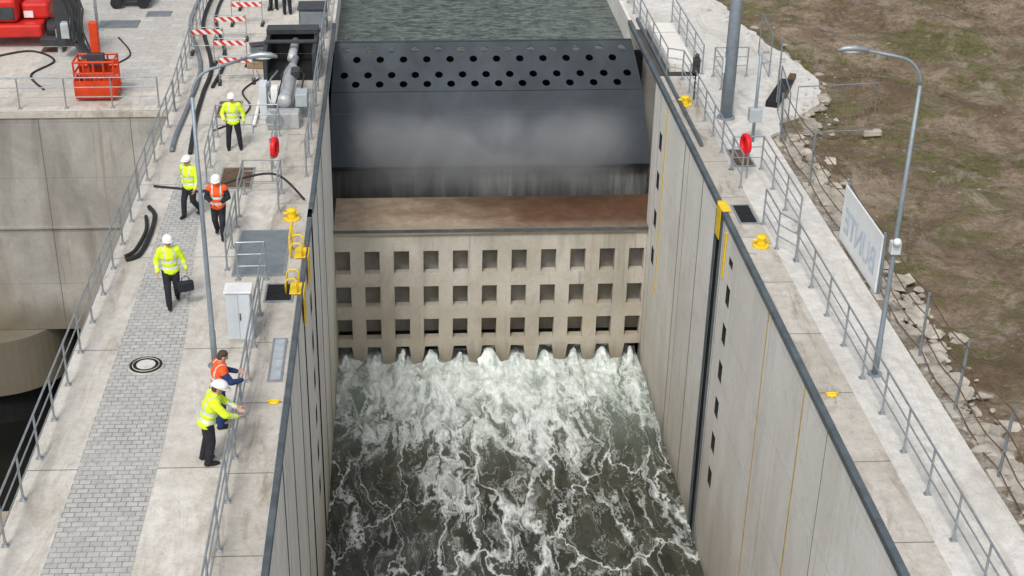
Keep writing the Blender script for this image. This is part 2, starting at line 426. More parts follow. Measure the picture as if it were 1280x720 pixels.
# ------------------------------------------------------------------ people
def remesh(mb,name,mat,voxel,parent,smooth_it=3):
    o=mb.obj(name,mat)
    r=o.modifiers.new('r','REMESH'); r.mode='VOXEL'; r.voxel_size=voxel; r.use_smooth_shade=True
    s=o.modifiers.new('s','SMOOTH'); s.factor=.5; s.iterations=smooth_it
    bpy.context.view_layer.update()
    me=evaluated(o); o.modifiers.clear(); o.data=me
    if not me.materials: me.materials.append(mat)
    o.parent=parent
    return o
def person(loc,yaw,label,jacket='hivis',pants='trouser',lean=0,headpitch=0,legs=None,arms=None,scale=1.0,helmet=True,headyaw=0,sleeve=None,wide=1.07):
    e=empty('person',label,'person',loc,yaw); e.scale=(scale*wide,scale*wide,scale)
    LR=Matrix.Rotation(-lean,3,'X'); pv=Vector((0,0,.95))
    def T(p): return pv+LR@(Vector(p)-pv)
    legs=legs or {1:((.10,.02,.50),(.11,-.03,.09)),-1:((-.10,.02,.50),(-.11,-.03,.09))}
    arms=arms or {1:((.27,-.04,1.15),(.26,.07,.92)),-1:((-.27,-.04,1.15),(-.26,.07,.92))}
    hc=T((0,.03,1.63)); HR=LR@Matrix.Rotation(headyaw,3,'Z')@Matrix.Rotation(-headpitch,3,'X')
    def H(p): return hc+HR@Vector(p)
    def torso(m,g,low=.97):
        m.ell(T((0,0,low)),(.165+g,.115+g,.13),rot=LR); m.ell(T((0,.0,1.12)),(.15+g,.11+g,.17),rot=LR)
        m.ell(T((0,0,1.28)),(.17+g,.12+g,.18),rot=LR); m.cap(T((-.15,0,1.41)),T((.15,0,1.41)),.065+g,.065+g)
        m.ell(T((0,0,1.40)),(.15+g,.09+g,.08+g),rot=LR)
    m=MB(); torso(m,0)
    m.cap(T((0,0,1.44)),H((0,-.01,-.06)),.058,.055)
    m.ell(H((0,-.008,.03)),(.076,.094,.098),rot=HR); m.ell(H((0,.025,-.05)),(.056,.064,.065),rot=HR)
    m.cap(H((0,.085,.02)),H((0,.105,-.018)),.010,.016)
    m.ell(H((0,.075,-.085)),(.022,.022,.02)); 
    for s in (1,-1): m.ell(H((s*.076,-.005,.0)),(.014,.022,.033),rot=HR); m.ell(H((s*.03,.075,.035)),(.022,.014,.009),rot=HR)
    for s in (1,-1):
        el,wr=Vector(arms[s][0]),Vector(arms[s][1]); sh=T((s*.185,0,1.41))
        m.cap(sh,el,.05,.042); m.cap(el,wr,.04,.028)
        d=(wr-el).normalized(); side=Vector((0,1,0)); side=(side-d*side.dot(d))
        if side.length<.2: side=Vector((0,0,1))-d*d.z
        side.normalize(); nn=d.cross(side)*(-s)
        if nn.dot(Vector((-s,0,-.3)))<0: nn=-nn
        rm=Matrix((side,nn,d)).transposed()
        m.ell(wr+d*.055,(.042,.018,.055),rot=rm); m.cap(wr,wr+d*.04,.027,.026)
        for k,(off,ln) in enumerate(((.03,.036),(.011,.042),(-.010,.038),(-.029,.030))):
            a=wr+d*.095+side*off; b=a+d*ln+nn*.010; c_=b+d*ln*.55+nn*.022; m.cap(a,b,.0105,.0098); m.cap(b,c_,.0098,.009)
        a=wr+d*.03+side*.032; b=a+d*.03+side*.028+nn*.008; c_=b+d*.028+nn*.012+side*.006; m.cap(a,b,.013,.011); m.cap(b,c_,.011,.0095)
    for s in (1,-1):
        kn,an=Vector(legs[s][0]),Vector(legs[s][1])
        m.cap(Vector((s*.09,0,.93)),kn,.085,.055); m.cap(kn,an,.053,.038)
    b=remesh(m,'body',M['skin'],.0095,e,2)
    b.data.materials.append(M['dark']); b.data.materials.append(M['lip'])
    eyes=[H((.03,.09,.018)),H((-.03,.09,.018))]; mo=H((0,.09,-.052)); HI=HR.inverted()
    for p in b.data.polygons:
        c_=p.center
        if (c_-hc).length>.2: continue
        if min((c_-q).length for q in eyes)<.013: p.material_index=1
        else:
            q=HI@(c_-mo)
            if abs(q.x)<.024 and abs(q.z)<.007 and abs(q.y)<.03: p.material_index=2
    m=MB(); torso(m,.034,.95); m.cyl(T((0,0,.82)),T((0,0,1.0)),.10,.10,8)
    m.ell(T((0,0,.90)),(.20,.155,.12),rot=LR); m.cap(T((0,-.01,1.44)),T((0,.0,1.50)),.075,.068)
    for s in (1,-1):
        el,wr=Vector(arms[s][0]),Vector(arms[s][1]); sh=T((s*.185,0,1.40)); d=(wr-el).normalized()
        m.cap(sh,el,.082,.066); m.cap(el,wr-d*.015,.064,.050)
    j=remesh(m,'jacket',M[jacket],.016,e,2); j.data.materials.append(M['silver']); j.data.materials.append(M[sleeve or jacket])
    LI=LR.inverted()
    if jacket!='trouser':
      for p in j.data.polygons:
        q=pv+LI@(p.center-pv)
        on=0
        if abs(q.x)<.225 and (.97<q.z<1.03 or 1.13<q.z<1.19): on=1
        if q.z>1.19 and .085<abs(q.x)<.125 : on=1
        for s in (1,-1):
            el,wr=Vector(arms[s][0]),Vector(arms[s][1]); d=wr-el; t=(p.center-el).dot(d)/d.length_squared
            if .4<t<.62 and (p.center-(el+d*t)).length<.075 and not sleeve: on=1
            if sleeve:
                sh=T((s*.185,0,1.40))
                for a_,b_ in ((sh,el),(el,wr)):
                    dd=b_-a_; tt=max(0,min(1.1,(p.center-a_).dot(dd)/dd.length_squared))
                    if (p.center-(a_+dd*tt)).length<.088 and (a_!=sh or tt>.18): on=2
        p.material_index=on
    for v in j.data.vertices:
        v.co+=v.normal*.008*noise.noise(Vector((v.co.x*9,v.co.y*9,v.co.z*18)))
    m=MB(); m.ell((0,0,.93),(.182,.136,.13))
    for s in (1,-1):
        kn,an=Vector(legs[s][0]),Vector(legs[s][1])
        m.cap(Vector((s*.09,0,.92)),kn,.108,.08); m.cap(kn,an+Vector((0,0,.0)),.078,.068)
    remesh(m,'trousers',M[pants],.016,e,2)
    for s in (1,-1):
        an=Vector(legs[s][1]); m=MB(); m.cap(an+Vector((0,0,.06)),an+Vector((0,-.01,-.03)),.056,.05)
        m.ell(an+Vector((0,.07,-.045)),(.048,.125,.042)); m.ell(an+Vector((0,-.02,-.04)),(.045,.06,.048))
        remesh(m,'shoe',M['black'],.014,e,1)
    m=MB(); m.ell(H((0,-.02,.05)),(.084,.094,.094),rot=HR); m.ell(H((0,-.045,-.02)),(.07,.06,.06),rot=HR)
    remesh(m,'hair',M['hair'],.013,e,1)
    if helmet:
        m=MB(); v=[];f=[]; N=24;K=8
        for k in range(K+1):
            ph=math.pi/2*k/K
            for i in range(N):
                t=2*math.pi*i/N; v.append(H((.118*math.cos(ph)*math.cos(t),.138*math.cos(ph)*math.sin(t)-.0,.062+.118*math.sin(ph))))
        for k in range(K):
            for i in range(N): jx=(i+1)%N; f.append((k*N+i,k*N+jx,(k+1)*N+jx,(k+1)*N+i))
        m.add(v,f)
        v=[];f=[]
        for i in range(N):
            t=2*math.pi*i/N; ex=.055 if math.sin(t)>.3 else .015
            v.append(H((.117*math.cos(t),.137*math.sin(t),.064))); v.append(H(((.117+ex*.3)*math.cos(t),(.137+ex)*math.sin(t),.054)))
        for i in range(N): jx=(i+1)%N; f.append((2*i,2*jx,2*jx+1,2*i+1))
        m.add(v,f)
        m.add([H((-.012,-.12,.10)),H((.012,-.12,.10)),H((.012,-.05,.182)),H((-.012,-.05,.182)),H((-.012,.06,.182)),H((.012,.06,.182))],[(0,1,2,3),(3,2,5,4)])
        h=m.obj('helmet',M['helmet'],e,smooth=True); sm=h.modifiers.new('s','SOLIDIFY'); sm.thickness=.006
    return e
def bag(x,y,z,lab,rz=0):
    e=empty('bag',lab,'bag',(x,y,z),rz)
    MB().box(-.2,.2,-.08,.08,0,.28).obj('body',M['trouser'],e,bevel=.05)
    MB().tube([(-.1,0,.26),(-.08,0,.38),(0,0,.42),(.08,0,.38),(.1,0,.26)],.013,6).obj('handle',M['dark'],e,smooth=True)
walk={1:((.10,.16,.52),(.10,.20,.10)),-1:((-.10,.05,.50),(-.11,-.22,.13))}
walk2={1:((.10,.05,.50),(.10,-.2,.13)),-1:((-.10,.15,.52),(-.10,.18,.10))}
swing={1:((.28,-.12,1.15),(.27,-.08,.90)),-1:((-.28,.03,1.15),(-.28,.16,.93))}
apart={1:((.14,.02,.50),(.17,-.02,.09)),-1:((-.14,.02,.50),(-.17,-.02,.09))}
person((-5.34,42.8,.01),R(185),'person in yellow hi-vis jacket and white helmet standing',legs=apart,scale=1.05,arms={1:((.29,-.02,1.15),(.24,.16,1.02)),-1:((-.29,-.02,1.15),(-.30,.02,.9))})
person((-6.05,37.7,.012),R(150),'person in yellow hi-vis jacket walking on the path',legs=walk,arms=swing,scale=1.04)
person((-5.1,36.3,.012),R(178),'person in orange hi-vis jacket holding papers',jacket='hior',legs=walk2,scale=1.04,headpitch=.3,sleeve='trouser',arms={1:((.27,.02,1.14),(.12,.25,1.12)),-1:((-.27,.02,1.14),(-.12,.25,1.10))})
person((-5.85,32.3,.013),R(192),'person in yellow hi-vis jacket walking with a black bag',legs=walk,scale=1.08,arms={1:((.28,-.04,1.15),(.28,.10,.93)),-1:((-.28,-.03,1.15),(-.33,.02,.90))})
bag(-5.48,32.15,.46,'black shoulder bag carried in the hand',R(20))
person((-4.05,26.6,.012),R(-70),'bareheaded person in orange vest with navy sleeves at railing',jacket='hior',pants='jean',sleeve='jean',helmet=False,lean=.14,headpitch=.35,scale=1.05,wide=1.16,arms={1:((.27,.18,1.16),(.16,.40,1.10)),-1:((-.27,.16,1.16),(-.16,.40,1.10))})
person((-4.12,25.2,.012),R(-78),'person in yellow hi-vis vest leaning on the railing',lean=.28,headpitch=.2,scale=1.10,wide=1.18,legs={1:((.09,.03,.50),(.10,-.04,.09)),-1:((-.09,-.01,.50),(-.10,-.10,.09))},arms={1:((.26,.28,1.18),(.17,.46,1.06)),-1:((-.25,.28,1.17),(-.12,.48,1.05))})
person((-4.65,57.6,.012),R(10),'person in dark jacket standing on the deck',jacket='trouser',helmet=True)
person((-5.25,58.3,.012),R(200),'person in dark clothing standing by the barriers',jacket='trouser',helmet=True)

# ------------------------------------------------------------------ lock walls
rw=MB().box(XR,11.9,-40,49.4,-14,0).obj('lock_wall',M['wall'])
c=MB()
c.box(XR-.5,XR+.45,37.5,38.1,-13.9,.2)
for i in range(6): c.box(XR-.5,XR+.35,35.85,36.3,-2.0-i*1.24-.3,-2.0-i*1.24+.30)
for i in range(4): c.box(XR-.5,XR+.35,47.5,48.0,-1.9-i*1.5-.3,-1.9-i*1.5+.35)
c.box(XR-.5,XR+.35,35.85,36.3,-1.07,-.83)
cut(rw,c); tag(rw,'long pale concrete lock chamber wall with ladder pockets','wall')
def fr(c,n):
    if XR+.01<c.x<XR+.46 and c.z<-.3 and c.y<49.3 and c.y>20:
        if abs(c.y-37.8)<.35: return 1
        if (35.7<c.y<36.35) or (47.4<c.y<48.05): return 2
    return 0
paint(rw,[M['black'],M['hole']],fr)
MB().box(XR-.012,XR+.02,46.75,46.88,-7.5,-.2).obj('marking_strip',M['yellow'],rw)
for y,z0 in ((31.7,-11.3),(28.1,-11.3),(40.4,-11.3),(43.4,-11.3)):
    MB().box(XR-.008,XR+.02,y,y+(.08 if y<35 else .05),z0,-.18).obj('joint_sealant',M['ystain'] if y<35 else M['edge'],rw)
MB().box(XR-.05,XR+.02,37.38,37.49,-11.9,-.2).obj('slot_armour',M['edge'],rw)
MB().box(XR-.05,XR+.02,38.11,38.22,-11.9,-.2).obj('slot_armour',M['edge'],rw)
lw=MB().box(-7.9,XL,-40,49.4,-14,0).obj('lock_wall',M['wall'])
c=MB(); c.box(XL-.35,XL+.5,37.5,38.1,-13.9,.2)
c.box(XL-.25,XL+.5,33.1,33.5,-13.9,.2)
for i in range(6): c.box(XL-.3,XL+.5,35.75,36.3,-2.0-i*1.24-.3,-2.0-i*1.24+.32)
cut(lw,c); tag(lw,'concrete lock pier wall carrying the broad walkway','wall')
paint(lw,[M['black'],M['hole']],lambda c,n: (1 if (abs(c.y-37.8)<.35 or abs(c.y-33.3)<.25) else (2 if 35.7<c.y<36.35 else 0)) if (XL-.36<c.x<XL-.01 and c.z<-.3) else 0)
for y in (25.5,28.1,31.0,40.4,43.4): MB().box(XL-.02,XL+.012,y,y+.12,-11.3,-.18).obj('joint_sealant',M['edge'],lw)
NR=9.80
gw=MB().box(NR,11.9,49.4,56.4,-14,-.5).box(XR,11.9,49.4,56.4,-.5,0).obj('gate_bay_wall',M['wall'])
cut(gw,MB().box(9.72,10.65,49.9,55.0,-1.4,.3)); tag(gw,'concrete gate bay wall with open machinery pit','wall')
paint(gw,[M['black']],lambda c,n: 1 if (9.7<c.x<10.66 and 49.8<c.y<55.1 and -1.45<c.z<-.2) else 0)
gl=MB().box(-7.9,-3.02,49.4,56.4,-14,-.5).box(-7.9,XL,49.4,56.4,-.5,0).obj('gate_bay_wall',M['wall']); tag(gl,'concrete gate bay wall beside the raised gate','wall')
ur=MB().box(XR,11.9,56.4,120,-14,0).obj('upper_pool_wall',M['wall']); tag(ur,'concrete wall of the upper pool','wall')
ul=MB().box(-7.9,XL,56.4,120,-14,0).obj('upper_pool_wall',M['wall']); tag(ul,'concrete wall of the upper pool','wall')
ce=MB().box(XR-.04,XR+.12,-40,37.5,-.15,.03).box(XR-.04,XR+.12,38.1,56.3,-.15,.03).obj('coping_edge',M['edge'],bevel=.02); tag(ce,'dark steel coping edge along the lock wall','coping')
ce=MB().box(XL-.10,XL+.04,-40,37.5,-.15,.03).box(XL-.10,XL+.04,38.1,56.3,-.15,.03).obj('coping_edge',M['edge'],bevel=.02); tag(ce,'dark steel coping edge along the lock wall','coping')
g=MB().box(XR+.26,XR+.36,42.5,56.2,0.014,.16).obj('guide_rail',M['edge'],bevel=.01); tag(g,'dark steel guide rail on the gate bay coping','rail')

struct(MB().box(-7.9,-3.75,-40,120,.0,.006).obj('deck',M['deck']),'concrete deck of the pier')
struct(MB().box(-3.75,-2.78,-40,120,.0,.010).obj('coping_strip',M['strip']))
struct(MB().box(XR+.125,10.08,-40,49.3,.0,.010).obj('coping_strip',M['strip']))
struct(MB().box(10.08,11.9,-40,49.3,.0,.006).obj('path',M['path']))
struct(MB().box(XR+.125,11.9,55.1,120,.0,.006).obj('path',M['path']))
struct(MB().box(10.66,11.9,49.3,55.1,.0,.006).obj('path',M['path']))
def poly(name,pts,z,mat,th=None):
    n=len(pts); m=MB(); v=[(x,y,z) for x,y in pts]
    m.add(v,[tuple(range(n))])
    if th:
        m.add([(x,y,z-th) for x,y in pts],[tuple(range(n-1,-1,-1))])
        for i in range(n): j=(i+1)%n; m.f.append((i,j,n+j,n+i))
    return m.obj(name,mat)
struct(poly('pavement',[(-6.85,-40),(-5.2,-40),(-5.2,26),(-5.35,31),(-5.75,36),(-5.9,41),(-6.85,41)],.012,M['pave']),'grey paver footpath on the deck')

# baffle wall
bf=MB()
yf,yb=49.0,49.4
n=11; cols=[C0+i*SP for i in range(n)]; ww=.29
rows=[(-7.62,-6.66),(-9.04,-8.16),(-10.46,-9.58)]
edges=[XL+.01]+[v for cxx in cols for v in (max(cxx-ww,XL+.011),min(cxx+ww,XR-.011))]+[XR-.01]
zb=[-5.92,-6.66,-7.62,-8.16,-9.04,-9.58,-10.46,-10.80]
for i in range(0,len(zb)-1,2):
    bf.box(XL+.01,XR-.01,yf,yb,zb[i+1],zb[i])
for (a,b) in rows:
    for k in range(0,len(edges)-1,2):
        if edges[k+1]-edges[k]>.02: bf.box(edges[k],edges[k+1],yf+.002,yb,a,b)
for k in range(n-1):
    cx_=(cols[k]+cols[k+1])/2; a,b=.31,.15
    bf.add([(cx_-a,yf-.02,-10.80),(cx_+a,yf-.02,-10.80),(cx_+a,yb,-10.80),(cx_-a,yb,-10.80),(cx_-b,yf-.02,-11.9),(cx_+b,yf-.02,-11.9),(cx_+b,yb,-11.9),(cx_-b,yb,-11.9)],
       [(0,3,2,1),(4,5,6,7),(0,1,5,4),(1,2,6,5),(2,3,7,6),(3,0,4,7)])
bo=bf.obj('baffle_wall',M['baffle']); tag(bo,'concrete baffle wall with three rows of square openings','baffle wall')
MB().box(XL+.01,NR-.02,49.42,51.9,-5.92,-5.722).obj('top_slab',M['slab'],bo)
MB().box(XL+.01,XR-.01,yf-.12,49.419,-5.92,-5.72).obj('top_slab',M['slab'],bo)
MB().box(XL+.01,XR-.01,yf-.15,yf-.124,-5.82,-5.71).obj('edge_angle',M['edge'],bo)
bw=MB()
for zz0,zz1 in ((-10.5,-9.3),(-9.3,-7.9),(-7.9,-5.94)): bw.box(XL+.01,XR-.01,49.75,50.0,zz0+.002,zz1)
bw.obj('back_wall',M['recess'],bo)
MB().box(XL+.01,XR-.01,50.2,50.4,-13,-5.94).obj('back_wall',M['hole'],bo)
rb=MB()
for cxx in cols: rb.box(max(cxx-.42,XL+.01),max(cxx-.30,XL+.03),yb+.003,49.745,-10.6,-5.95)
rb.obj('inner_rib',M['baffle'],bo)
cw=MB()
NX=90
for j in range(5):
    for i in range(NX+1):
        x=-3.0+12.75*i/NX; z=-4.75-j*1.6; cw.v.append((x,53.05+.08*noise.noise(Vector((x*3,0,0)))-.01*j,z))
for j in range(4):
    for i in range(NX): a=j*(NX+1)+i; cw.f.append((a,a+1,a+NX+2,a+NX+1))
o=tag(cw.obj('falling_water',M['curtain'],smooth=True),'thin curtain of water falling below the gate','water'); o['kind']='structure'
jm,jnt,jb=base('jet_water',.8,0,.3)
jp=pos(jnt); jn=noi(jnt,mapping(jnt,jp,(1,.5,.35)),5,5,.65)
jnt.links.new(mix(jnt,mr(jnt,jn.outputs[0],.35,.62,0,1),(.34,.42,.38),(.88,.91,.89)),jb.inputs['Base Color'])
bump(jnt,jb,jn.outputs[0],.8,.08)
jt=MB()
for k,cxx in enumerate(cols):
    L_=random.uniform(.5,1.9)*(1.4 if k==5 else 1); w0=random.uniform(.07,.17)+(.08 if k==5 else 0); fan=random.uniform(1.5,3.2); top=random.uniform(-11.2,-10.95)+(.2 if k==5 else 0); sk=random.uniform(-.25,.25); nu,nv=10,12; o_=len(jt.v)
    for a in range(nv+1):
        t=a/nv; yy_=49.15-L_*t; zt=top-(11.75+top)*t**1.3; w_=w0*(1+fan*t)
        for b in range(nu+1):
            u=b/nu*2-1
            x=min(max(cxx+sk*t+u*w_*(1+.5*noise.noise(Vector((u*2,t*4,k)))),XL+.02),XR-.02)
            jt.v.append((x,yy_+.15*noise.noise(Vector((x*6,t*5,k))),zt-.10*u*u+.16*noise.noise(Vector((x*5,t*6,k+3)))*(.3+t)))
    for a in range(nv):
        for b in range(nu): q_=o_+a*(nu+1)+b; jt.f.append((q_,q_+1,q_+nu+2,q_+nu+1))
struct(jt.obj('water_jets',jm,smooth=True),'white water jets pouring out between the teeth')

# gate
gt=empty('lock_gate','dark steel lock gate with rows of round holes','gate',(3.25,54,-6))
def G(o): o.parent=gt; o.location=(-3.25,-54,6); return o
A=Vector((XL+.01,55.3,-.5)); B=Vector((XL+.01,54.3,-2.2)); down=(B-A); LEN=down.length; down.normalize()
m=MB(); NC=13; W=(XR-XL-.02); cwid=W/NC
bands=[0,.10,.50,.88,1.12,1.50,1.86,LEN]
def P(u,s_):
    f=s_/LEN; k=(u/W); xx=XL+.01-.16*f + (W+.55*f)*k
    q=A+down*s_; return Vector((xx,q.y,q.z))
def cell(u0,u1,s0,s1,r):
    cu=(u0+u1)/2; cs=(s0+s1)/2; o=len(m.v); N=24
    for i in range(N):
        t=2*math.pi*i/N; dx,dy=math.cos(t),math.sin(t)
        k=min((u1-u0)/2/max(abs(dx),1e-6),(s1-s0)/2/max(abs(dy),1e-6))
        m.v.append(tuple(P(cu+dx*k,cs+dy*k))); m.v.append(tuple(P(cu+dx*r,cs+dy*r*.85)))
    for i in range(N):
        j=(i+1)%N; m.f.append((o+2*i,o+2*j,o+2*j+1,o+2*i+1))
    for (uu,ss) in ((u0,s0),(u1,s0),(u1,s1),(u0,s1)):
        best=sorted(range(N),key=lambda i:(Vector(m.v[o+2*i])-P(uu,ss)).length)[:2]
        m.v.append(tuple(P(uu,ss))); 
        m.f.append((len(m.v)-1,o+2*best[0],o+2*best[1]))
def rect(u0,u1,s0,s1):
    o=len(m.v)
    for a,b in ((u0,s0),(u1,s0),(u1,s1),(u0,s1)): m.v.append(tuple(P(a,b)))
    m.f.append((o,o+1,o+2,o+3))
for bi in range(len(bands)-1):
    s0,s1=bands[bi],bands[bi+1]
    if bi in (0,3,6): rect(0,W,s0,s1)
    else:
        if bi not in (2,5):
            for i in range(NC): cell(i*cwid,(i+1)*cwid,s0,s1,.15)
        else:
            rect(0,cwid/2,s0,s1); rect(W-cwid/2,W,s0,s1)
            for i in range(NC-1): cell((i+.5)*cwid,(i+1.5)*cwid,s0,s1,.15)
pl=m.obj('perforated_plate',M['gate']); sm=pl.modifiers.new('s','SOLIDIFY'); sm.thickness=.06; sm.offset=0; G(pl)
G(MB().box(XL+.02,XR-.02,55.27,55.36,-.56,-.44).obj('top_beam',M['gate'],bevel=.02))
lowm=MB()
prof=[(54.29,-2.215),(52.8,-4.75),(53.0,-4.85),(53.9,-4.85)]
xr=[(-2.82,9.56),(-2.97,9.76),(-2.97,9.76),(-2.97,9.76)]
for (y,z),(a,b) in zip(prof,xr): lowm.v+= [(a,y,z),(b,y,z)]
for i in range(len(prof)-1): lowm.f.append((2*i,2*i+1,2*i+3,2*i+2))
lo=lowm.obj('skin_plate',M['gate']); sm=lo.modifiers.new('s','SOLIDIFY'); sm.thickness=.04; G(lo)
G(MB().box(-2.95,9.74,52.70,52.78,-4.90,-4.76).obj('seal_beam',M['black']))
G(MB().box(-2.84,9.58,53.82,53.88,-2.97,-2.93).obj('ledge',M['edge']))
G(MB().box(-3.0,9.7,55.5,55.7,-13,-1.03).obj('back_plate',M['black']))

def mistmat():
    m=bpy.data.materials.new('mist'); m.use_nodes=True; nt=m.node_tree
    nt.nodes.remove(nt.nodes['Principled BSDF'])
    out=nt.nodes['Material Output']
    p=pos(nt); s=sep(nt,p)
    n=noi(nt,mapping(nt,p,(1,1,1)),.40,3,.55,.5)
    ex=mth(nt,'MULTIPLY',mr(nt,mth(nt,'ABSOLUTE',s.outputs[2]),.2,1.85,1,0,True),mr(nt,mth(nt,'ABSOLUTE',s.outputs[0]),3.6,5.8,1,0,True))
    d=mth(nt,'MULTIPLY',mth(nt,'MULTIPLY',mr(nt,n.outputs[0],.36,.64,.18,1,True),ex),.62)
    v=nd(nt,'ShaderNodeVolumePrincipled',{'Color':(.95,.97,.98,1),'Density':d,'Anisotropy':.0})
    nt.links.new(v.outputs[0],out.inputs['Volume'])
    return m
mo=MB().box(-5.8,5.8,-1.2,1.2,-1.9,1.9).obj('mist',mistmat(),loc=(3.3,50.9,-3.4))
mo['kind']='structure'; mo['label']='thin white spray mist in front of the gate'

# ------------------------------------------------------------------ water
m=MB(); nx,ny=130,330
amps=[random.uniform(.1,.9) for _ in range(14)]
for j in range(ny+1):
    y=52.0-(52.0-14)*j/ny
    near=max(0,min(1,(y-34)/15))
    for i in range(nx+1):
        x=XL+(XR-XL)*i/nx
        a=.04+.17*near**1.5
        h=a*(noise.noise(Vector((x*.8,y*.45,1)))*1.1+.6*noise.noise(Vector((x*2.2,y*1.1,5)))+.35*noise.noise(Vector((x*5,y*3.0,9))))
        q=(x-C0)/SP; ph=q*2*math.pi
        j0=max(0,1-abs(y-47.4)/1.2)
        h+=.26*amps[int(round(q))%14]*j0**1.2*(.5+.5*math.cos(ph))*(1+.9*noise.noise(Vector((x*4,y*4,2))))
        m.v.append((x,y,WZ+h))
for j in range(ny):
    for i in range(nx): a=j*(nx+1)+i; m.f.append((a,a+nx+1,a+nx+2,a+1))
struct(m.obj('water',M['foam'],smooth=True),'churning white foaming water in the lock chamber')
m=MB(); nx,ny=60,160
for j in range(ny+1):
    for i in range(nx+1):
        x=XL+(XR-XL)*i/nx; y=55.42+64*j/ny
        m.v.append((x,y,-1.0+.03*noise.noise(Vector((x*1.2,y*1.8,0)))))
for j in range(ny):
    for i in range(nx): a=j*(nx+1)+i; m.f.append((a,a+1,a+nx+2,a+nx+1))
struct(m.obj('upper_pool_water',M['pool'],smooth=True),'calm dark water of the upper pool')

# ------------------------------------------------------------------ basin beyond the pier
fw=MB().box(-60,-7.9,46.5,120,-14,0).obj('basin_wall',M['pitwall'])
cut(fw,MB().box(-19.5,-11.9,46.0,50.5,-13.9,-8.4)); tag(fw,'tall stained concrete basin wall with dark opening','wall')
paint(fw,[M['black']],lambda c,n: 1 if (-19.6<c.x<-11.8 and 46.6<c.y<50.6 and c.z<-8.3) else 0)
MB().box(-24,-7.92,46.42,46.5,-4.35,-4.28).obj('ledge',M['pitwall'],fw)
MB().box(-24,-7.92,46.44,46.5,-.22,-.02).obj('coping_band',M['strip'],fw)
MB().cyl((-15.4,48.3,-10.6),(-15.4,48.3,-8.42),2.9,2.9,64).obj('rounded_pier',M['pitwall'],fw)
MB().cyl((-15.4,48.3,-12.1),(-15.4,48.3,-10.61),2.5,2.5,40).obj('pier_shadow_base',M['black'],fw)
sw=MB().box(-60,-24,-40,46.4,-14,0).obj('basin_side_wall',M['pitwall']); tag(sw,'concrete side wall of the empty basin','wall')
struct(MB().box(-24,-7.9,-40,52,-12.2,-12.0).obj('basin_water',M['pitwater']))
bl=MB().box(-24,-7.92,-40,36.4,-12.1,-9.2).obj('basin_ledge',M['slab']); tag(bl,'brown concrete ledge inside the basin','ledge')
struct(MB().box(-60,-7.91,46.5,120,0,.006).obj('yard',M['deck']),'concrete yard behind the basin')
struct(poly('yard_pavement',[(-13.4,48.5),(-8.6,48.5),(-8.6,75),(-13.4,75)],.011,M['pave2']))
struct(poly('yard_pavement',[(-30,51),(-16,51),(-16,75),(-30,75)],.011,M['pave2']))
for x,y,w,d,mt in ((-15.6,52.2,1.1,.8,'rust'),(-13.2,53.2,.9,.6,'rust'),(-11.3,56.4,1.6,1.0,'plate'),(-9.9,57.8,1.0,.7,'plate'),(-17.8,50.1,1.3,.6,'rust')):
    o=MB().box(-w/2,w/2,-d/2,d/2,0,.03).obj('hatch_cover',M[mt],loc=(x,y,.013),bevel=.01); tag(o,('rusty brown' if mt=='rust' else 'grey steel')+' hatch cover set in the yard','hatch')

# ------------------------------------------------------------------ ground
xs=[-700,-200,-60]; xs2=[]
x=11.9
while x<30: xs2.append(x); x+=.2
while x<60: xs2.append(x); x+=1.0
xs2+= [60,120,250,700]
ys=[-700,-300,-100,-40]; y=-39
while y<18: ys.append(y); y+=3
while y<72: ys.append(y); y+=.25
while y<120: ys.append(y); y+=3
ys+=[120,200,400,800]
def gz(x,y):
    if x<11.95 : return -.22
    t=min(1,(x-11.9)/1.5)
    return -.22+t*(.34*noise.noise(Vector((x*.3,y*.3,0)))+.18*noise.noise(Vector((x*1.1,y*1.1,3)))+.11*noise.noise(Vector((x*2.9,y*2.9,7))))
m=MB(); X=xs+[11.9001]+xs2[1:]
for yy in ys:
    for xx in X: m.v.append((xx,yy,gz(xx,yy)))
nxx=len(X)
for j in range(len(ys)-1):
    for i in range(nxx-1):
        if X[i]>=-60 and X[i+1]<11.95 and ys[j]>=-40 and ys[j+1]<=120: continue
        a=j*nxx+i; m.f.append((a,a+1,a+nxx+1,a+nxx))
struct(m.obj('ground',M['earth'],smooth=True),'bare brown earth with patchy grass')
ap=[(11.9,43.4),(12.3,43.8),(12.5,44.6),(12.9,45.2),(13.5,45.4),(14.3,46.4),(14.6,47.6),(14.95,48.8),(14.7,50.2),(14.5,51.6),(14.0,53),(13.9,54.5),(13.5,56),(13.5,58),(13.1,60),(13.2,64),(12.8,70),(11.9,70)]
def refine(pts,k=6,amp=.10):
    out=[]
    for i in range(len(pts)-1):
        for j in range(k):
            t=j/k; x=pts[i][0]*(1-t)+pts[i+1][0]*t; y=pts[i][1]*(1-t)+pts[i+1][1]*t
            if 0<i<len(pts)-2: x+=amp*noise.noise(Vector((x*2.3,y*2.3,0))); y+=amp*noise.noise(Vector((x*2.3,y*2.3,9)))
            out.append((x,y))
    out.append(pts[-1]); return out
struct(poly('concrete_apron',refine(ap),.012,M['path'],.6))
e1=[]; yy=17
while yy<44.5:
    e1.append((12.55+.32*noise.noise(Vector((yy*.5,0,0)))+.26*noise.noise(Vector((yy*1.7,3,0)))+.16*noise.noise(Vector((yy*5,3,0))),yy)); yy+=.12
o=poly('broken_concrete_edge',[(11.905,17)]+e1+[(11.905,44.5)],-.08,M['broken'],.5); struct(o)
def rock(m,c,r,sd,n1=6,n2=4):
    v0=len(m.v); m.ell(c,(r*random.uniform(.7,1.3),r*random.uniform(.7,1.3),r*random.uniform(.35,.6)),n1,n2)
    for i in range(v0,len(m.v)):
        q=Vector(m.v[i]); d=q-Vector(c); k=1+.7*noise.noise(q*1.2/r+Vector((sd,0,0))); m.v[i]=tuple(Vector(c)+d*k)
m=MB()
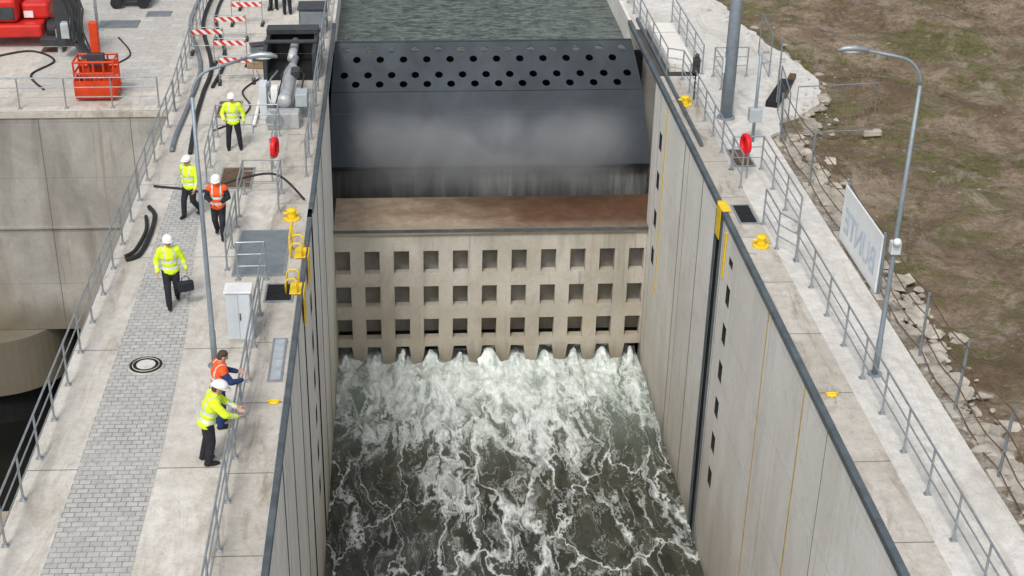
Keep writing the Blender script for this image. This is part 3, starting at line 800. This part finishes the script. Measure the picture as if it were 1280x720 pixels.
for i in range(1700):
    y=random.uniform(18,62); x=12.15+abs(random.gauss(0,.42))
    if y>43.5: x+=2.2*max(0,1-abs(y-49)/8)
    r=random.choice([.03,.04,.06,.08,.12,.22])*random.uniform(.7,1.3)
    rock(m,(x+r*.4,y,-.13+r*.1),r,i)
o=m.obj('rubble',M['stone']); o['kind']='stuff'; o['label']='broken concrete rubble along the path edge'; o['category']='rubble'
m=MB()
for i in range(2200):
    y=random.uniform(18,85); x=random.uniform(12.8,34); r=random.choice([.015,.02,.03,.05])*random.uniform(.7,1.4)
    if noise.noise(Vector((x*.3,y*.3,5)))<0 and random.random()<.75: continue
    rock(m,(x,y,gz(x,y)+r*.1),r,i)
o=m.obj('stones',M['pebble']); o['kind']='stuff'; o['label']='scattered stones on bare earth'; o['category']='stones'
m=MB()
for i in range(12000):
    y=random.uniform(18,80); x=random.uniform(12.8,34)
    if noise.noise(Vector((x*.16,y*.16,11)))+.6*noise.noise(Vector((x*.7,y*.7,2)))<.12: continue
    z=gz(x,y)
    for k in range(7):
        a=random.uniform(0,6.28); l=random.uniform(.04,.13); dx,dy=math.cos(a),math.sin(a)
        bx_,by_=x+random.uniform(-.15,.15),y+random.uniform(-.15,.15); z_=z-.01
        m.add([(bx_-dy*.016,by_+dx*.016,z_),(bx_+dy*.016,by_-dx*.016,z_),(bx_+dx*l*.8,by_+dy*l*.8,z_+l*.8)],[(0,1,2)])
o=m.obj('grass',M['grass']); o['kind']='stuff'; o['label']='sparse dry green grass tufts'; o['category']='grass'

# ------------------------------------------------------------------ railings
def mkpost(h):
    p=MB().cyl((0,0,0),(0,0,h),.026,.026,8).box(-.07,.07,-.06,.06,0,.018)
    p.box(-.03,.03,-.03,.03,.018,.10); return p.mesh('post',M['steel'])
PM={}
def railing(pts,label,h=1.08,spacing=1.5,rails=(1.08,.74,.40),name='railing',cat='railing',z=.01):
    e=empty(name,label,cat,(pts[0][0],pts[0][1],z))
    if h not in PM: PM[h]=mkpost(h)
    o=Vector((pts[0][0],pts[0][1]))
    L=[Vector(p)-o for p in pts]
    for i in range(len(L)-1):
        d=L[i+1]-L[i]; k=max(1,round(d.length/spacing))
        for j in range(k+1):
            if j==0 and i>0: continue
            q=L[i]+d*j/k
            ob=bpy.data.objects.new('post',PM[h]); COL.objects.link(ob); ob.parent=e; ob.location=(q.x,q.y,0)
    for r in rails:
        MB().tube([(q.x,q.y,r) for q in L],.024 if r==max(rails) else .018,8).obj('rail',M['steel'],e)
    return e
railing([(-7.72,19.5),(-7.72,46.3)],'long galvanised railing along the outer deck edge')
railing([(-7.72,46.45),(-7.9,52),(-8.2,62)],'galvanised railing between the deck and yard')
railing([(-24,46.75),(-8.3,46.75)],'galvanised railing above the basin wall')
railing([(-3.62,17.5),(-3.62,31.6)],'galvanised railing along the chamber side of the deck')
railing([(-3.62,31.7),(-3.62,33.6),(-4.35,33.6)],'short galvanised railing by the grey cabinet')
railing([(-4.7,36.9),(-4.7,34.2)],'short galvanised railing beside the floor hatch')
railing([(-2.95,40.5),(-2.95,62)],'tall galvanised railing beside the gate bay',h=1.2,rails=(1.2,.85,.5))
railing([(-5.9,40.0),(-6.0,43.9),(-4.0,43.9),(-4.0,41.2)],'galvanised guard rail around the rusty hatch')
railing([(-4.7,37.6),(-4.7,39.2),(-3.6,39.2),(-3.6,37.9)],'small galvanised guard rail with hose across')
railing([(10.45,17.5),(10.45,34.2)],'long galvanised railing along the lock wall path')
railing([(10.45,34.3),(10.1,35.0),(10.1,36.6)],'galvanised railing return beside the path')
railing([(10.95,36.0),(10.95,40.6),(10.05,40.6)],'galvanised guard rail around the hatch')
railing([(10.02,39.2),(10.02,49.0),(9.5,49.3),(9.5,62)],'galvanised railing beside the gate bay')
railing([(11.2,46.5),(11.2,49.3),(12.4,49.3)],'galvanised railing around the machinery pit')
railing([(10.85,49.6),(10.85,56)],'galvanised railing along the open machinery pit')

def hatch(x0,x1,y0,y1,mat,label,z=.012,h=.03):
    cx_,cy_=(x0+x1)/2,(y0+y1)/2
    e=empty('floor_hatch',label,'hatch',(cx_,cy_,z))
    w,d=(x1-x0)/2,(y1-y0)/2
    MB().box(-w,w,-d,-d+.05,0,h+.01).box(-w,w,d-.05,d,0,h+.01).box(-w,-w+.05,-d+.05,d-.05,0,h+.01).box(w-.05,w,-d+.05,d-.05,0,h+.01).obj('frame',M['steel'],e)
    MB().box(-w+.051,w-.051,-d+.051,-.006,0,h).box(-w+.051,w-.051,.006,d-.051,0,h).obj('cover',M[mat],e)
hatch(-4.55,-3.15,33.8,36.6,'plate','large blue-grey steel floor hatch on the deck')
hatch(-3.6,-2.86,32.3,33.3,'black','black open floor hatch beside the railing')
hatch(-5.55,-4.55,39.6,41.2,'rust','rusty brown floor hatch on the deck')
hatch(-3.2,-2.86,28.4,30.4,'plate2','pale blue-grey steel plate in the coping')
hatch(9.45,10.0,36.6,37.9,'black','black floor hatch beside the coping')
hatch(10.2,10.85,40.8,42.2,'rust','rusty brown floor hatch on the path')
hatch(-6.3,-5.5,45.6,47.2,'rust','rusty brown floor hatch near the hoses')
e=empty('manhole','round black manhole ring with pale centre in pavers','manhole',(-6.08,29.25,.013))
MB().cyl((0,0,0),(0,0,.018),.43,.42,40).obj('ring',M['strip'],e)
MB().cyl((0,0,.0),(0,0,.026),.39,.38,40).obj('cover_frame',M['black'],e)
MB().cyl((0,0,.0),(0,0,.034),.22,.22,32).obj('cover',M['path'],e)
MB().torus((0,0,.03),.31,.012,'z').obj('cover_rib',M['strip'],e)

def bollard(x,y,lab,rz=0):
    e=empty('mooring_bollard',lab,'bollard',(x,y,.012),rz,'yellow mooring bollards on the lock coping')
    MB().cyl((0,0,0),(0,0,.05),.24,.23,20).obj('base_plate',M['yellow'],e,bevel=.01)
    MB().tube([(0,0,.04),(0,0,.10),(0,0,.20),(0,0,.25),(0,0,.30),(0,0,.32)],[.14,.12,.11,.14,.14,.09],20).obj('head',M['yellow'],e,smooth=True)
    MB().tube([(-.24,0,.18),(.24,0,.18)],.035,10).obj('cross_bar',M['yellow'],e,smooth=True)
    return e
bollard(-3.2,37.4,'yellow mooring bollard on the concrete coping')
bollard(9.72,35.2,'yellow mooring bollard beside the black hatch')
bollard(9.66,46.4,'yellow mooring bollard beside the gate bay')
def cleat(x,y):
    e=empty('mooring_cleat','low yellow mooring cleat set in the coping','cleat',(x,y,.012),0,'low yellow mooring cleats')
    MB().ell((0,0,.02),(.13,.09,.04),14,7).obj('body',M['yellow'],e,smooth=True)
    MB().tube([(-.15,0,.05),(-.06,0,.07),(.06,0,.07),(.15,0,.05)],.02,8).obj('horn',M['yellow'],e,smooth=True)
cleat(9.55,27.4); cleat(-2.98,27.5)
def ladderhead(x,s,y,lab):
    e=empty('ladder_head',lab,'ladder',(x,y,.0),0,'yellow ladder heads on the coping')
    MB().box(min(s*.0,s*.30),max(s*.0,s*.30),-.32,.32,.035,.07).obj('cap_plate',M['yellow'],e,bevel=.01)
    MB().box(min(-s*.075,-s*.052),max(-s*.075,-s*.052),-.30,.30,-.9,.07).obj('front_plate',M['yellow'],e)
    for yy in (-.27,.27):
        MB().tube([(s*.08,yy,.07),(s*.08,yy,.38),(s*.16,yy,.46),(s*.3,yy,.46),(s*.38,yy,.38),(s*.38,yy,.02)],.025,8).obj('handle',M['yellow'],e,smooth=True)
o=empty('ladder_head','yellow steel ladder head wrapping the coping','ladder',(XR,37.8,0),0,'yellow ladder heads on the coping')
MB().box(-.05,.20,-.38,.38,.035,.06).obj('cap_plate',M['yellow'],o,bevel=.01)
MB().box(-.07,-.052,-.26,.26,-.9,.06).obj('front_plate',M['yellow'],o)
MB().box(-.05,-.012,-1.05,-.9,-1.75,-.35).obj('front_plate',M['yellow'],o)
ladderhead(XL,-1,35.1,'yellow ladder head with curved hand rails')
ladderhead(XL,-1,33.0,'yellow ladder head with curved hand rails')
f_=empty('yellow_frame','yellow tubular guard frame beside the floor hatch','guard frame',(-3.05,35.6,.012))
MB().tube([(-.05,-.55,0),(-.05,-.55,.5),(-.05,.55,.5),(-.05,.55,0)],.028,8).obj('hoop',M['yellow'],f_)

def lamp(x,y,h,arm,label,dy=0.0):
    e=empty('street_lamp',label,'street lamp',(x,y,.01),0,'tall galvanised street lamps')
    s=1 if arm>0 else -1; a=abs(arm)
    MB().tube([(0,0,0),(0,0,.9),(0,0,.95),(0,0,h*.5),(0,0,h-.55)],[.075,.072,.06,.052,.042],14).obj('pole',M['polesteel'],e,smooth=True)
    pts=[(0,0,h-.56)]
    for i in range(1,8):
        t=i/7*math.pi*.46; pts.append((s*.6*(1-math.cos(t)),dy*.2*i/7,h-.56+.62*math.sin(t)))
    pts.append((s*(a-.25),dy,h+.15))
    MB().tube(pts,.034,10).obj('arm',M['polesteel'],e,smooth=True)
    MB().tube([(s*(a-.32),dy,h+.14),(s*(a-.2),dy,h+.17),(s*(a),dy,h+.20),(s*(a+.22),dy,h+.19),(s*(a+.36),dy,h+.15)],[.035,.06,.075,.065,.03],12).obj('lamp_housing',M['steel'],e,smooth=True)
    MB().ell((s*(a+.05),dy,h+.13),(.2,.06,.035),12,7).obj('lamp_glass',M['lampglass'],e,smooth=True)
    MB().cyl((0,0,0),(0,0,.03),.17,.17,16).obj('base_plate',M['polesteel'],e)
    return e
lamp(-4.47,29.2,7.15,1.45,'tall street lamp with curved arm on the deck',.5)
l2=lamp(10.8,28.3,7.55,-1.42,'tall street lamp with curved arm beside the path',.2)
MB().box(-.1,.12,-.1,.1,3.1,3.4).obj('control_box',M['cab'],l2,bevel=.02)
MB().ell((-.02,-.16,3.45),(.09,.09,.09)).obj('camera_head',M['white'],l2,smooth=True)
e=empty('mast','thick grey steel mast beside the machinery pit','mast',(10.8,45.1,.01))
MB().tube([(0,0,0),(0,0,3),(0,0,12)],[.21,.2,.16],20).obj('pole',M['polesteel'],e,smooth=True)
MB().cyl((0,0,0),(0,0,.06),.3,.3,20).obj('base_plate',M['polesteel'],e)
MB().box(-.27,-.2,-.1,.1,1.6,2.1).obj('control_box',M['cab'],e,bevel=.01)
e=empty('signal_post','slim grey post with small control box','post',(11.2,42.9,.01))
MB().tube([(0,0,0),(0,0,2.9)],.05,12).obj('pole',M['polesteel'],e,smooth=True)
MB().box(-.2,.2,-.15,.15,.7,1.15).obj('control_box',M['plate2'],e,bevel=.02)
MB().tube([(0,0,2.6),(.35,0,2.7)],.025,8).obj('arm',M['polesteel'],e)
e=empty('signal_light','small black signal light on a coping post','signal light',(10.05,46.9,.01))
MB().tube([(0,0,0),(0,0,1.0)],.03,8).obj('pole',M['dark'],e)
MB().box(-.12,.12,-.1,.1,.95,1.5).obj('housing',M['dark'],e,bevel=.03)
MB().box(-.07,.07,-.18,-.1,1.3,1.33).obj('visor',M['dark'],e)
MB().ell((0,0,1.56),(.08,.08,.1)).obj('lamp_cap',M['dark'],e,smooth=True)

def lifering(x,y,lab,rz=0):
    e=empty('life_ring',lab,'life ring',(x,y,.01),rz,'red life rings on posts')
    MB().tube([(0,.10,0),(0,.10,1.4)],.03,8).obj('post',M['steel'],e)
    MB().torus((0,-.03,1.12),.26,.07,'y',32,10).obj('ring',M['ringred'],e,smooth=True)
    MB().cyl((0,.0,1.12),(0,.04,1.12),.31,.31,24).obj('back_board',M['ringred'],e)
lifering(-3.85,40.1,'red life ring on the walkway railing',R(80)); lifering(10.25,39.9,'red life ring on a post by the path railing',R(-80))

e=empty('electrical_cabinet','pale grey electrical cabinet on the deck','electrical cabinet',(-3.97,30.5,.01))
MB().box(-.29,.29,-.22,.22,.06,1.32).obj('body',M['cab'],e,bevel=.015)
MB().box(-.33,.33,-.26,.26,1.322,1.38).obj('roof',M['white'],e,bevel=.02)
MB().box(-.27,-.005,-.238,-.222,.1,1.28).obj('door',M['cab'],e,bevel=.004)
MB().box(.005,.27,-.238,-.222,.1,1.28).obj('door',M['cab'],e,bevel=.004)
MB().box(.02,.045,-.26,-.239,.62,.8).obj('handle',M['dark'],e)
MB().box(-.3,.3,-.23,.23,0,.06).obj('plinth',M['strip'],e)

def hose(pts,r,label,mat='rubber'):
    cu=[]
    P_=[Vector(p) for p in pts]
    for i in range(len(P_)-1):
        p0=P_[max(i-1,0)];p1=P_[i];p2=P_[i+1];p3=P_[min(i+2,len(P_)-1)]
        for k in range(8):
            t=k/8; cu.append(.5*((2*p1)+(-p0+p2)*t+(2*p0-5*p1+4*p2-p3)*t*t+(-p0+3*p1-3*p2+p3)*t**3))
    cu.append(P_[-1])
    o=MB().tube(cu,r,10).obj('hose',M[mat],smooth=True); tag(o,label,'hose'); return o
z=.07
hose([(-8.5,60,z),(-8.4,56,z),(-7.4,51,z),(-7.3,47,z),(-7.35,44,z),(-7.3,42.6,z)],.08,'thick grey hose lying along the deck','plate')
hose([(-8.0,60,z),(-7.9,56,z),(-7.0,51,z),(-6.95,48,z),(-6.9,45.5,z),(-6.7,42.4,z)],.075,'thick dark hose lying along the deck','rubber')
hose([(-7.5,61,z),(-7.5,57,z),(-6.6,52,z),(-6.7,48.6,z)],.06,'thick dark hose lying along the deck','rubber')
hose([(-7.45,39.8,.06),(-6.6,39.6,.05),(-5.9,39.3,.10),(-4.8,39.1,.55),(-3.7,38.9,.75),(-2.9,38.6,.08)],.035,'thin black hose strung across the deck')
hose([(-7.45,34.8,.07),(-7.15,35.1,.07),(-7.05,36.2,.07),(-7.1,37.6,.07),(-7.35,38.2,.09)],.065,'black hose lying by the railing')
hose([(-7.5,35.0,.07),(-7.3,35.4,.07),(-7.2,36.6,.07),(-7.35,37.6,.07)],.05,'black hose lying by the railing')
hose([(-6.2,44.4,.04),(-5.6,45.2,.04),(-5.2,46.6,.04),(-5.6,48.2,.04),(-5.1,49.6,.04)],.03,'thin black cable lying near the machinery')
hose([(-4.9,44.2,.04),(-5.0,45.8,.04),(-4.7,47.2,.04),(-5.3,50.4,.04)],.025,'thin pale cable lying near the machinery','plate2')
hose([(-12.6,48.6,.04),(-13.4,50.2,.04),(-12.9,51.8,.04),(-14.0,53.0,.04),(-15.2,52.4,.04)],.04,'black hydraulic hose lying in the yard')
hose([(-10.0,49.2,.04),(-10.8,50.6,.04),(-10.2,52.4,.04),(-11.0,54.6,.04)],.03,'black cable lying in the yard')

e=empty('gate_drive','grey hydraulic gate drive cylinder with dark housing','machinery',(-4.0,46.6,.01))
MB().tube([(.1,-1.6,.75),(.1,-1.4,.75),(.15,1.6,.8),(.15,1.8,.8)],[.2,.24,.24,.2],18).obj('cylinder',M['machgrey'],e,smooth=True)
MB().tube([(.15,1.7,.8),(.25,2.6,.9)],.11,12).obj('piston_rod',M['steel'],e,smooth=True)
MB().box(-.45,.6,-2.1,-1.55,0,.55).obj('mount',M['machgrey'],e,bevel=.03)
MB().box(-.5,-.1,-.5,.5,0,.6).obj('mount',M['machgrey'],e,bevel=.03)
MB().box(.35,.7,-.6,.2,0,.5).obj('mount',M['machgrey'],e,bevel=.03)
MB().box(.45,.85,-1.4,-.7,.5,.95).obj('valve_block',M['plate2'],e,bevel=.03)
MB().box(-.75,-.5,-1.2,-.6,.0,1.2).obj('control_box',M['cab'],e,bevel=.02)
MB().box(-.35,-.12,-1.3,-.95,.6,1.15).obj('control_box',M['white'],e,bevel=.02)
MB().box(.2,.5,.4,.9,.9,1.15).obj('valve_block',M['dark'],e,bevel=.03)
MB().tube([(-.3,-1.5,.55),(-.5,-1,.9),(-.45,0,1.0),(-.3,1.2,.9)],.03,8).obj('pipe',M['steel'],e,smooth=True)
MB().tube([(-.9,-1.9,.1),(-.9,.5,.1),(-.7,2.2,.1)],.06,8).obj('pipe',M['white'],e,smooth=True)
MB().tube([(.5,-1.5,.3),(.7,-.5,1.2),(.65,.5,1.0),(.4,1.4,.9)],.03,8).obj('pipe',M['rubber'],e,smooth=True)
MB().tube([(-.2,-1.7,.6),(.0,-.9,1.25),(-.1,.2,1.1),(.1,1.3,1.15)],.025,8).obj('pipe',M['rubber'],e,smooth=True)
MB().cyl((-.2,-1.9,.3),(-.2,-2.15,.3),.28,.28,20).obj('flange',M['steel'],e)
e=empty('machine_house','dark open steel housing over the gate drive','machinery',(-3.95,50.6,.01))
MB().box(-1.0,-.85,-1.3,1.3,0,1.1).obj('side_plate',M['dark'],e,bevel=.02)
MB().box(.75,.9,-1.3,1.3,0,1.1).obj('side_plate',M['dark'],e,bevel=.02)
MB().box(-1.0,.9,.7,1.3,1.102,1.3).obj('cross_beam',M['dark'],e,bevel=.02)
MB().box(-1.0,.9,-.4,-.2,1.102,1.2).obj('cross_beam',M['dark'],e,bevel=.02)
MB().box(-.84,.74,1.1,1.28,.25,1.10).obj('back_plate',M['black'],e)
MB().box(-.84,.74,-1.2,1.08,.0,.25).obj('base_frame',M['black'],e)
MB().cyl((0,-.9,.7),(.05,.9,.8),.16,.16,16).obj('piston_rod',M['machgrey'],e,smooth=True)
e=empty('control_cabinet','dark blue-grey machine cabinet on the deck','cabinet',(-3.5,55.4,.01))
MB().box(-.5,.5,-.5,.5,.15,.95).obj('body',M['edge'],e,bevel=.03)
MB().box(-.55,.55,-.55,.55,.952,1.03).obj('roof',M['dark'],e,bevel=.02)
MB().box(-.45,.45,-.525,-.502,.25,.88).obj('door',M['plate'],e,bevel=.01)
for a,b in ((-.5,-.5),(.35,-.5),(-.5,.35),(.35,.35)):
    MB().box(a,a+.15,b,b+.15,0,.148).obj('leg',M['dark'],e)
def crate(x,y,rz,mt,lab):
    e=empty('tool_crate',lab,'crate',(x,y,.012),rz)
    MB().box(-.35,.35,-.22,.22,0,.32).obj('body',M[mt],e,bevel=.02)
    MB().box(-.37,.37,-.24,.24,.322,.36).obj('lid',M['dark'],e,bevel=.01)
    MB().tube([(-.1,-.24,.26),(-.1,-.28,.26),(.1,-.28,.26),(.1,-.24,.26)],.012,6).obj('handle',M['steel'],e)
crate(-5.35,52.6,.3,'plate','grey tool crate standing near the barriers')
crate(-5.3,50.9,-.2,'wood','brown wooden tool crate near the machinery')

def barrier():
    e=empty('barrier','folding barrier with red and white striped board','barrier',(0,0,.01),0,'red and white striped barriers')
    MB().tube([(-.6,0,0),(-.6,0,1.0),(.6,0,1.0),(.6,0,0)],.02,8).obj('frame',M['steel'],e)
    MB().box(-.58,.58,-.015,.015,.74,.92).obj('striped_board',M['stripe'],e)
    MB().tube([(-.6,0,.3),(.6,0,.3)],.018,6).obj('lower_bar',M['steel'],e)
    MB().box(-.66,-.54,-.3,.3,0,.07).obj('foot',M['rubber'],e,bevel=.01)
    MB().box(.54,.66,-.3,.3,0,.07).obj('foot',M['rubber'],e,bevel=.01)
    return e
b0=barrier(); b0.location=(-6.15,56.2,.01)
for (x,y,rz) in ((-7.3,52.6,0.05),(-6.3,51.2,-.05),(-5.9,49.2,.1),(-6.05,58.4,0),(-6.6,54.2,.08)):
    copy_thing(b0,(x,y,.01),rz)

e=empty('boom_lift','red boom lift with orange work basket lowered','boom lift',(-14.7,55.6,.01),R(0))
def wheel(x,y):
    w=MB().cyl((x-.2,y,.48),(x+.2,y,.48),.48,.48,24).obj('wheel',M['rubber'],e,bevel=.05)
    MB().cyl((x-.22,y,.48),(x+.22,y,.48),.22,.22,16).obj('rim',M['white'],w)
for x in (-1.35,1.35):
    for y in (-1.4,1.6): wheel(x,y)
MB().box(-1.1,1.1,-2.3,2.1,.45,.95).obj('chassis',M['red'],e,bevel=.08)
MB().box(-1.3,.2,-2.1,1.8,.96,1.9).obj('engine_cover',M['red'],e,bevel=.15)
MB().box(.25,1.3,-1.6,1.9,.96,1.6).obj('turntable',M['red'],e,bevel=.12)
MB().box(-.9,-.1,-1.5,-.2,1.902,2.1).obj('control_panel',M['dark'],e,bevel=.03)
MB().box(-1.2,.1,-2.16,-2.11,1.1,1.6).obj('grille',M['dark'],e,bevel=.01)
MB().box(.35,.7,-1.66,-1.61,1.05,1.3).obj('lamp_panel',M['white'],e)
MB().cyl((0,0,.9),(0,0,1.0),.8,.8,24).obj('slew_ring',M['dark'],e)
MB().box(-1.9,-1.15,-2.9,-2.5,.3,.6).obj('outrigger',M['dark'],e,bevel=.03)
MB().box(1.15,1.9,-2.9,-2.5,.3,.6).obj('outrigger',M['dark'],e,bevel=.03)
MB().cyl((-1.8,-2.7,0),(-1.8,-2.7,.9),.09,.09,12).obj('outrigger_leg',M['machgrey'],e)
MB().cyl((1.8,-2.7,0),(1.8,-2.7,.9),.09,.09,12).obj('outrigger_leg',M['machgrey'],e)
MB().tube([(.3,1.2,1.8),(1.6,-1.2,2.3)],.24,4).obj('boom',M['red'],e)
MB().tube([(.9,.6,1.7),(2.2,-2.2,1.6)],.12,8).obj('boom_ram',M['machgrey'],e)
MB().tube([(1.6,-1.2,2.3),(2.5,-3.2,1.9)],.19,4).obj('boom_extension',M['dark'],e)
MB().tube([(2.5,-3.2,2.1),(2.6,-3.8,1.1),(3.7,-6.8,.9)],.13,8).obj('jib',M['dark'],e)
MB().box(1.95,2.85,-3.6,-3.0,.5,2.7).obj('jib_head',M['dark'],e,bevel=.05)
MB().box(2.2,2.55,-3.95,-3.62,.9,1.5).obj('jib_head_block',M['plate2'],e,bevel=.04)
for k_,(dx,dz) in enumerate(((0,0),(-.2,.1),(.25,-.1),(.4,.15))):
    MB().tube([(2.1+dx,-3.0,2.5+dz),(2.3+dx,-3.6,3.0+dz),(2.7+dx,-3.9,2.0),(2.8+dx*.5,-4.6,.9),(3.2+dx*.5,-5.6,1.5+dz),(3.8+dx*.3,-6.9,1.2)],.035,8).obj('hydraulic_hose',M['rubber'],e,smooth=True)
k=MB(); bx0,bx1,by0,by1=3.5,4.85,-8.2,-7.3
k.box(bx0,bx1,by0,by1,.08,.18)
for zz in (.18,.62,1.0,1.4): k.tube([(bx0,by0,zz),(bx1,by0,zz),(bx1,by1,zz),(bx0,by1,zz),(bx0,by0,zz)],.042,8)
for q in range(5):
    xx=bx0+(bx1-bx0)*q/4
    for yy in (by0,by1): k.cyl((xx,yy,.1),(xx,yy,1.4),.036,.036,8)
k.obj('basket',M['orange'],e)
MB().box(bx0+.02,bx1-.02,by0-.06,by0-.045,.15,.75).obj('basket_panel',M['orange'],e)
MB().box(bx0-.06,bx0-.045,by0+.02,by1-.02,.15,.75).obj('basket_panel',M['orange'],e)
MB().box(bx0+.02,bx1-.02,by1+.045,by1+.06,.15,1.2).obj('basket_panel',M['orange'],e)
MB().box(3.95,4.25,by1+.07,by1+.3,.1,2.5).obj('basket_mast',M['orange'],e,bevel=.03)
MB().box(3.85,4.45,by1-.3,by1-.08,1.05,1.5).obj('control_box',M['dark'],e,bevel=.03)
e=empty('pole','thin pale pole standing in the yard','pole',(-12.0,55.7,.01))
MB().tube([(0,0,0),(0,0,3.4)],.06,10).obj('shaft',M['plate2'],e,smooth=True)
MB().cyl((0,0,0),(0,0,.04),.2,.2,16).obj('base_plate',M['plate2'],e)
e=empty('tool_cart','dark tool cart with hoses parked in the yard','cart',(-11.2,59.2,.01))
MB().box(-.8,.8,-.5,.5,.3,.9).obj('body',M['dark'],e,bevel=.05)
MB().box(-.5,.3,-.35,.35,.902,1.2).obj('motor',M['red'],e,bevel=.05)
for x in (-.55,.55): MB().cyl((x,-.62,.25),(x,-.51,.25),.25,.25,16).obj('wheel',M['rubber'],e); MB().cyl((x,.51,.25),(x,.62,.25),.25,.25,16).obj('wheel',M['rubber'],e)

fe=empty('fence','rusty wire fence on steel posts along the path','fence',(12.15,20,-.1))
yy=[-1.5,1.6,4.2,6.8,9.2,12.4,15.9,19.4,23.0]
for y in yy:
    ln=random.uniform(-.12,.12)
    MB().tube([(0,y,-.1),(ln,y+ln,1.75)],.036,8).obj('post',M['plate'],fe)
    MB().box(-.16,.16,y-.3,y+.3,-.14,.06).obj('foot_block',M['strip'],fe,bevel=.02)
for zz in (1.68,1.15,.65,.2):
    pts=[]
    for i in range(len(yy)-1):
        for kk in range(6):
            t=kk/6; pts.append((random.uniform(-.02,.02),yy[i]*(1-t)+yy[i+1]*t,zz-.12*math.sin(math.pi*t)))
    pts.append((0,yy[-1],zz)); MB().tube(pts,.016,5).obj('wire',M['rust'],fe)
def panel(x,y,rz,lab):
    e=empty('construction_fence',lab,'construction fence',(x,y,-.1),rz,'temporary mesh fences')
    MB().tube([(0,0,.1),(0,0,1.7),(2.7,0,1.7),(2.7,0,.1),(0,0,.1)],.022,8).obj('frame',M['plate'],e)
    w=MB()
    for i in range(1,10): w.cyl((i*.27,0,.1),(i*.27,0,1.7),.003,.003,3)
    for i in range(1,4): w.cyl((0,0,.1+i*.4),(2.7,0,.1+i*.4),.003,.003,3)
    w.obj('mesh_infill',M['plate'],e)
    MB().box(-.3,.3,-.12,.12,-.1,.08).obj('foot_block',M['stone'],e,bevel=.02)
    MB().box(2.4,3.0,-.12,.12,-.1,.08).obj('foot_block',M['stone'],e,bevel=.02)
panel(12.7,43.6,R(6),'temporary mesh fence on the earth')
panel(12.3,43.0,R(82),'temporary mesh fence by the apron')
panel(12.7,46.0,R(75),'temporary mesh fence by the apron')
panel(13.2,49.2,R(85),'temporary mesh fence standing on the apron')
tag(MB().box(-.22,.22,-1.3,1.3,0,.2).obj('apron_block',M['black'],loc=(13.1,47.2,.015),rotz=R(-25),bevel=.02),'black block standing in for a dark trench in the apron','beam')  # black block added in place of a dark pit trench
tag(MB().box(-.12,.12,-1.2,1.2,0,.16).obj('apron_block',M['rust'],loc=(13.6,48.0,.015),rotz=R(-22),bevel=.02),'brown timber beam lying on the apron','beam')
sg=empty('sign','white banner sign with pale BUNTE lettering showing reversed','sign',(12.02,34.0,-.12))
MB().box(-.02,.02,-1.65,1.65,.12,1.72).obj('panel',M['banner'],sg)
for y in (-1.6,1.6): MB().tube([(.05,y,-.25),(.05,y,1.8)],.035,8).obj('post',M['polesteel'],sg)
tc=bpy.data.curves.new('t','FONT'); tc.body='BUNTE'; tc.size=1.0; tc.extrude=.004; tc.align_x='CENTER'; tc.offset=.012
to=bpy.data.objects.new('t',tc); COL.objects.link(to); bpy.context.view_layer.update()
tm=evaluated(to); bpy.data.objects.remove(to)
wd=max(v.co.x for v in tm.vertices)-min(v.co.x for v in tm.vertices)
for v in tm.vertices: v.co.x=-v.co.x*(2.7/wd)
tm.flip_normals()
tm.materials.clear(); tm.materials.append(M['bunte'])
lt=bpy.data.objects.new('lettering',tm); COL.objects.link(lt); lt.parent=sg; lt.location=(-.03,-.03,.5); lt.rotation_euler=(R(90),0,R(-90))

# ------------------------------------------------------------------ camera, light, world
cd=bpy.data.cameras.new('Camera'); cam=bpy.data.objects.new('Camera',cd); COL.objects.link(cam)
cam.location=(0,0,17); cam.rotation_euler=(R(90-27.25),0,R(-1.9))
cd.sensor_width=36; cd.lens=50.6; cd.shift_x=.0625; cd.clip_end=2000; cd.clip_start=.5
scene.camera=cam
w=bpy.data.worlds.new('World'); scene.world=w; w.use_nodes=True; nt=w.node_tree
bg=nt.nodes['Background']; sky=nt.nodes.new('ShaderNodeTexSky'); sky.sky_type='NISHITA'; sky.sun_disc=False
sky.sun_elevation=R(52); sky.sun_rotation=R(200); sky.air_density=1.2; sky.dust_density=4; sky.ozone_density=1
hs=nt.nodes.new('ShaderNodeHueSaturation'); hs.inputs['Saturation'].default_value=.4
nt.links.new(sky.outputs[0],hs.inputs['Color']); nt.links.new(hs.outputs[0],bg.inputs['Color']); bg.inputs['Strength'].default_value=.145
sd=bpy.data.lights.new('Sun','SUN'); sd.energy=1.5; sd.angle=R(11); sd.color=(1,.98,.95)
so=bpy.data.objects.new('Sun',sd); COL.objects.link(so)
az=R(200); el=R(52)
dirv=Vector((math.sin(az)*math.cos(el),math.cos(az)*math.cos(el),math.sin(el)))
so.rotation_euler=dirv.to_track_quat('Z','Y').to_euler()
scene.view_settings.view_transform='Standard'; scene.view_settings.look='None'; scene.view_settings.exposure=0
